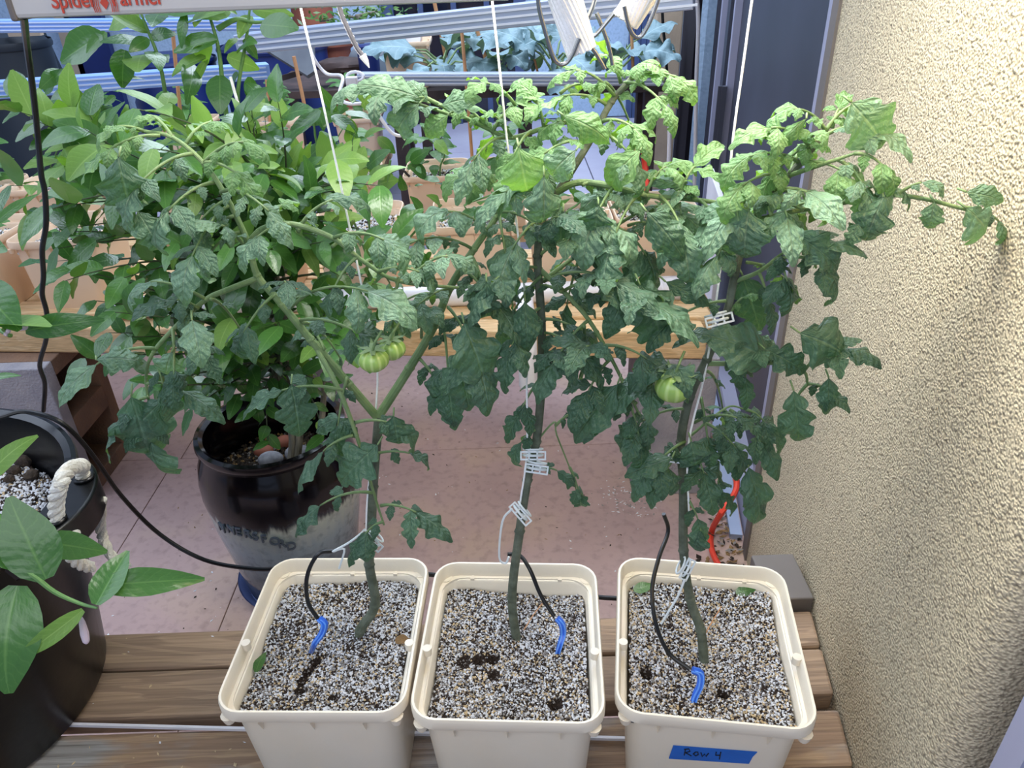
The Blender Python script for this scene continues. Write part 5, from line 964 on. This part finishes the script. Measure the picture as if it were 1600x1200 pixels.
b = MB(); c = atY(488, 20, 6.9); b.lathe([(0, -c.z), (.14, -c.z), (.17, .14), (.19, .15), (.19, .2), (0, .2)], 32, c); tag(b.build('terracotta_pot', M['terra']), 'tall terracotta pot behind the sloping light bar', 'pot')
b = MB(); c = atY(520, 66, 6.45); b.lathe([(0, -c.z), (.1, -c.z), (.13, -.05), (.17, -.02), (.17, .02), (0, .02)], 28, c + V(0, 0, 0)); tag(b.build('terracotta_pot', M['terra']), 'small terracotta pot under the sloping light bar', 'pot')
b = MB(); g5 = random.Random(8); c = atY(560, 24, 6.3)
for k in range(260):
    p = c + V(g5.gauss(0, .16), g5.gauss(0, .08), g5.gauss(-.02, .05)); d = V(g5.uniform(-1, 1), g5.uniform(-1, 1), g5.uniform(-.6, .6)).normalized() * .03; w_ = d.orthogonal().normalized() * .012; b.add([p - d, p + w_, p + d, p - w_], [(0, 1, 2, 3)])
sh = thing('dark_shrub', 'low dark bush spreading above the terracotta pots', 'shrub', c); b.build('foliage', M['cit'], sh, smooth=False)['kind'] = 'stuff'
b = MB()
for P in (((520, 30), (500, 33)), ((540, 25), (560, 28)), ((555, 25), (590, 18))): b.tube([atY(*P[0], 6.3), atY(*P[1], 6.3)], .01, 6)
b.tube([V(c.x, c.y, 0), c], .02, 8); b.build('branch', M['bark'], sh)
t = thing('glass_pane_sheet', 'grey sheet leaning over the blue barrel', 'sheet', atY(470, 90, 5.0)); b = MB(); pp = [atY(400, 68, 5.0), atY(490, 66, 4.9), atY(492, 110, 4.8), atY(480, 118, 4.8)]; b.add(pp + [p + V(0, .02, -.02) for p in pp], [(0, 1, 2, 3)[::-1], (4, 5, 6, 7), (0, 1, 5, 4), (1, 2, 6, 5), (2, 3, 7, 6), (3, 0, 4, 7)]); b.build('sheet', M['bag'], t, smooth=False)
b = MB(); c = atY(535, 103, 5.0); b.sphere(c, .11, (1.5, .8, .45), 20, 12, jit=.1, seed=4); tag(b.build('cloth_heap', M['brown']), 'dark brown cloth heap behind the level light bar', 'cloth')
b = MB(); c = atY(575, 95, 5.4); b.sphere(c, .12, (1.1, .8, .8), 16, 10, jit=.05, seed=5); tag(b.build('dark_sack', M['bag']), 'grey sack beside the small blue drum in the yard', 'sack')
b = MB(); c = atY(577, 100, 4.9); b.lathe([(0, -.12), (.06, -.12), (.065, .1), (.05, .11), (0, .11)], 24, c); tag(b.build('blue_canister', M['navy']), 'small dark blue canister beyond the braided cable tip', 'canister')
b = MB(); b.box(atY(602, 108, 5.2), (.22, .1, .14)); tag(b.build('grey_box', M['cardb'], smooth=False, bevel=.005), 'flat grey box right of the blue canister', 'box')
b = MB(); b.box(atY(598, 90, 5.5), (.2, .12, .12), Matrix.Rotation(.5, 3, 'Y')); tag(b.build('brown_box', M['brown'], smooth=False, bevel=.005), 'tilted brown box behind the grey box', 'box')
tb = thing('potting_table', 'long dark table holding the clutter beyond the rear rows', 'table', V(-1.0, 5.4, 0)); b = MB(); zt = atY(560, 135, 5.1).z; b.box((-.93, 5.3, zt), (1.1, .9, .04)); b.build('tabletop', M['brown'], tb, smooth=False)
for x in (-1.48, -.48):
    for y in (4.9, 5.7): b = MB(); b.box((x, y, zt / 2 - .01), (.06, .06, zt - .02)); b.build('leg', M['brown'], tb, smooth=False)
b = MB(); p = atZ(0, 220, 0); b.box((-4.5, 6.2, .45), (.12, .12, .9)); tag(b.build('dark_post', M['deepgreen'], smooth=False), 'dark post standing on the pale yard paving at the far left', 'post')
b = MB(); b.bar(atY(430, 125, 4.95), atY(475, 112, 4.95), .03, .03); tag(b.build('brown_pole', M['brown'], smooth=False), 'brown pole propped under the cloth heap', 'pole')
# ---------------------------------------------------------------- small litter
g6 = random.Random(5)
def litter(name, lab, cat, n, fp, size, mats, wts):
    b = MB()
    for k in range(n):
        x, y, z = fp(g6); a = g6.random() * 6.3; l = size * g6.uniform(.4, 1.6); w_ = l * g6.uniform(.25, .6); u = V(math.cos(a), math.sin(a), g6.uniform(0, .25)); v = V(-math.sin(a), math.cos(a), g6.uniform(-.1, .2)); p = V(x, y, z + .001)
        b.add([p - u * l, p + v * w_, p + u * l, p - v * w_, p + V(0, 0, w_ * .6)], [(0, 1, 4), (1, 2, 4), (2, 3, 4), (3, 0, 4)], g6.choices(range(len(mats)), wts)[0])
    o = b.build(name, mats, smooth=False); tag(o, lab, cat, None, 'stuff')
litter('floor_litter', 'white and brown chips scattered on the pink patio floor', 'litter', 420, lambda g: (g.uniform(-1.1, .62), g.uniform(1.05, 2.6), 0), .004, [M['p1'], M['soil'], M['dryleaf']], [3, 3, 2])
litter('bench_chips', 'pale shavings on the front bench boards', 'litter', 70, lambda g: (g.uniform(-.75, -.3), g.choice((g.uniform(.6, .69), g.uniform(.71, .79), g.uniform(.84, .92), g.uniform(.94, 1.0))), ZD), .0035, [M['p2'], M['p1']], [3, 1])
def cornerpt(g):
    Y = g.uniform(1.45, 2.3); return (WX0 + WK * Y - abs(g.gauss(0, .055)) - .01, Y, g.uniform(0, .012))
litter('leaf_debris', 'brown leaf debris gathered along the door track', 'litter', 420, cornerpt, .010, [M['dryleaf'], M['soil'], M['p4'], M['tan']], [3, 4, 1, 1])
litter('perlite_spill', 'white perlite crumbs around the foot of the tall block', 'litter', 160, lambda g: (g.gauss(.36, .05), g.gauss(1.86, .05), 0), .004, [M['p1'], M['p4']], [1, 1])
b = MB(); b.bar(atZ(60, 1131, ZD + .006), atZ(1010, 1155, ZD + .006), .0045, .006); tag(b.build('white_rod', M['white'], smooth=False), 'thin white rod lying along the gap between the front bench boards', 'rod')
for i, (x, y, Y, mm, k) in enumerate(((400, 1050, 0, 'tomd', 0), (990, 922, 1, 'cit', 2), (1150, 927, 2, 'cit', 2))):
    p = atZ(x, y, ZD + RH - .036); o = bpy.data.objects.new('fallen_leaf', CP['cit'][i]); C.objects.link(o); o.matrix_world = orient(p, V(.2, 1, .25) if i == 0 else V(1, .2, .02), V(-.3, -.3, 1), .035); tag(o, ('dull green leaf lying at the left edge of the left bucket', 'dark leaf in the back corner of the right bucket', 'thin dark leaf on the perlite behind the right vine')[i], 'leaf')
for i, (pa, pb, lab) in enumerate((((818, 985), (847, 943), 'thin tan straw lying beside the middle vine stem'), ((1098, 998), (1127, 948), 'thin tan straw leaning beside the right vine stem'))):
    b = MB(); b.tube([atZ(*pa, zs), atZ(*pa, zs).lerp(atZ(*pb, zs + .005), .5) + V(0, 0, .003), atZ(*pb, zs + .005)], .0009, 5); tag(b.build('straw', M['bamboo']), lab, 'straw')
for i, (x, y, lab) in enumerate(((592, 962, 'brown curled leaf behind the left vine stem'), (630, 1003, 'tan dry leaf at the right side of the left bucket'))):
    p = atZ(x, y, zs + .004); b = leaflet(i, 1, .35, 1.6, .5, 0); me = b.mesh('dry_leaf', M['dryleaf'], True); o = bpy.data.objects.new('dry_leaf', me); C.objects.link(o); o.matrix_world = orient(p - V(.012, 0, 0), V(1, .2, .1), V(0, 0, 1), .026); tag(o, lab, 'leaf')
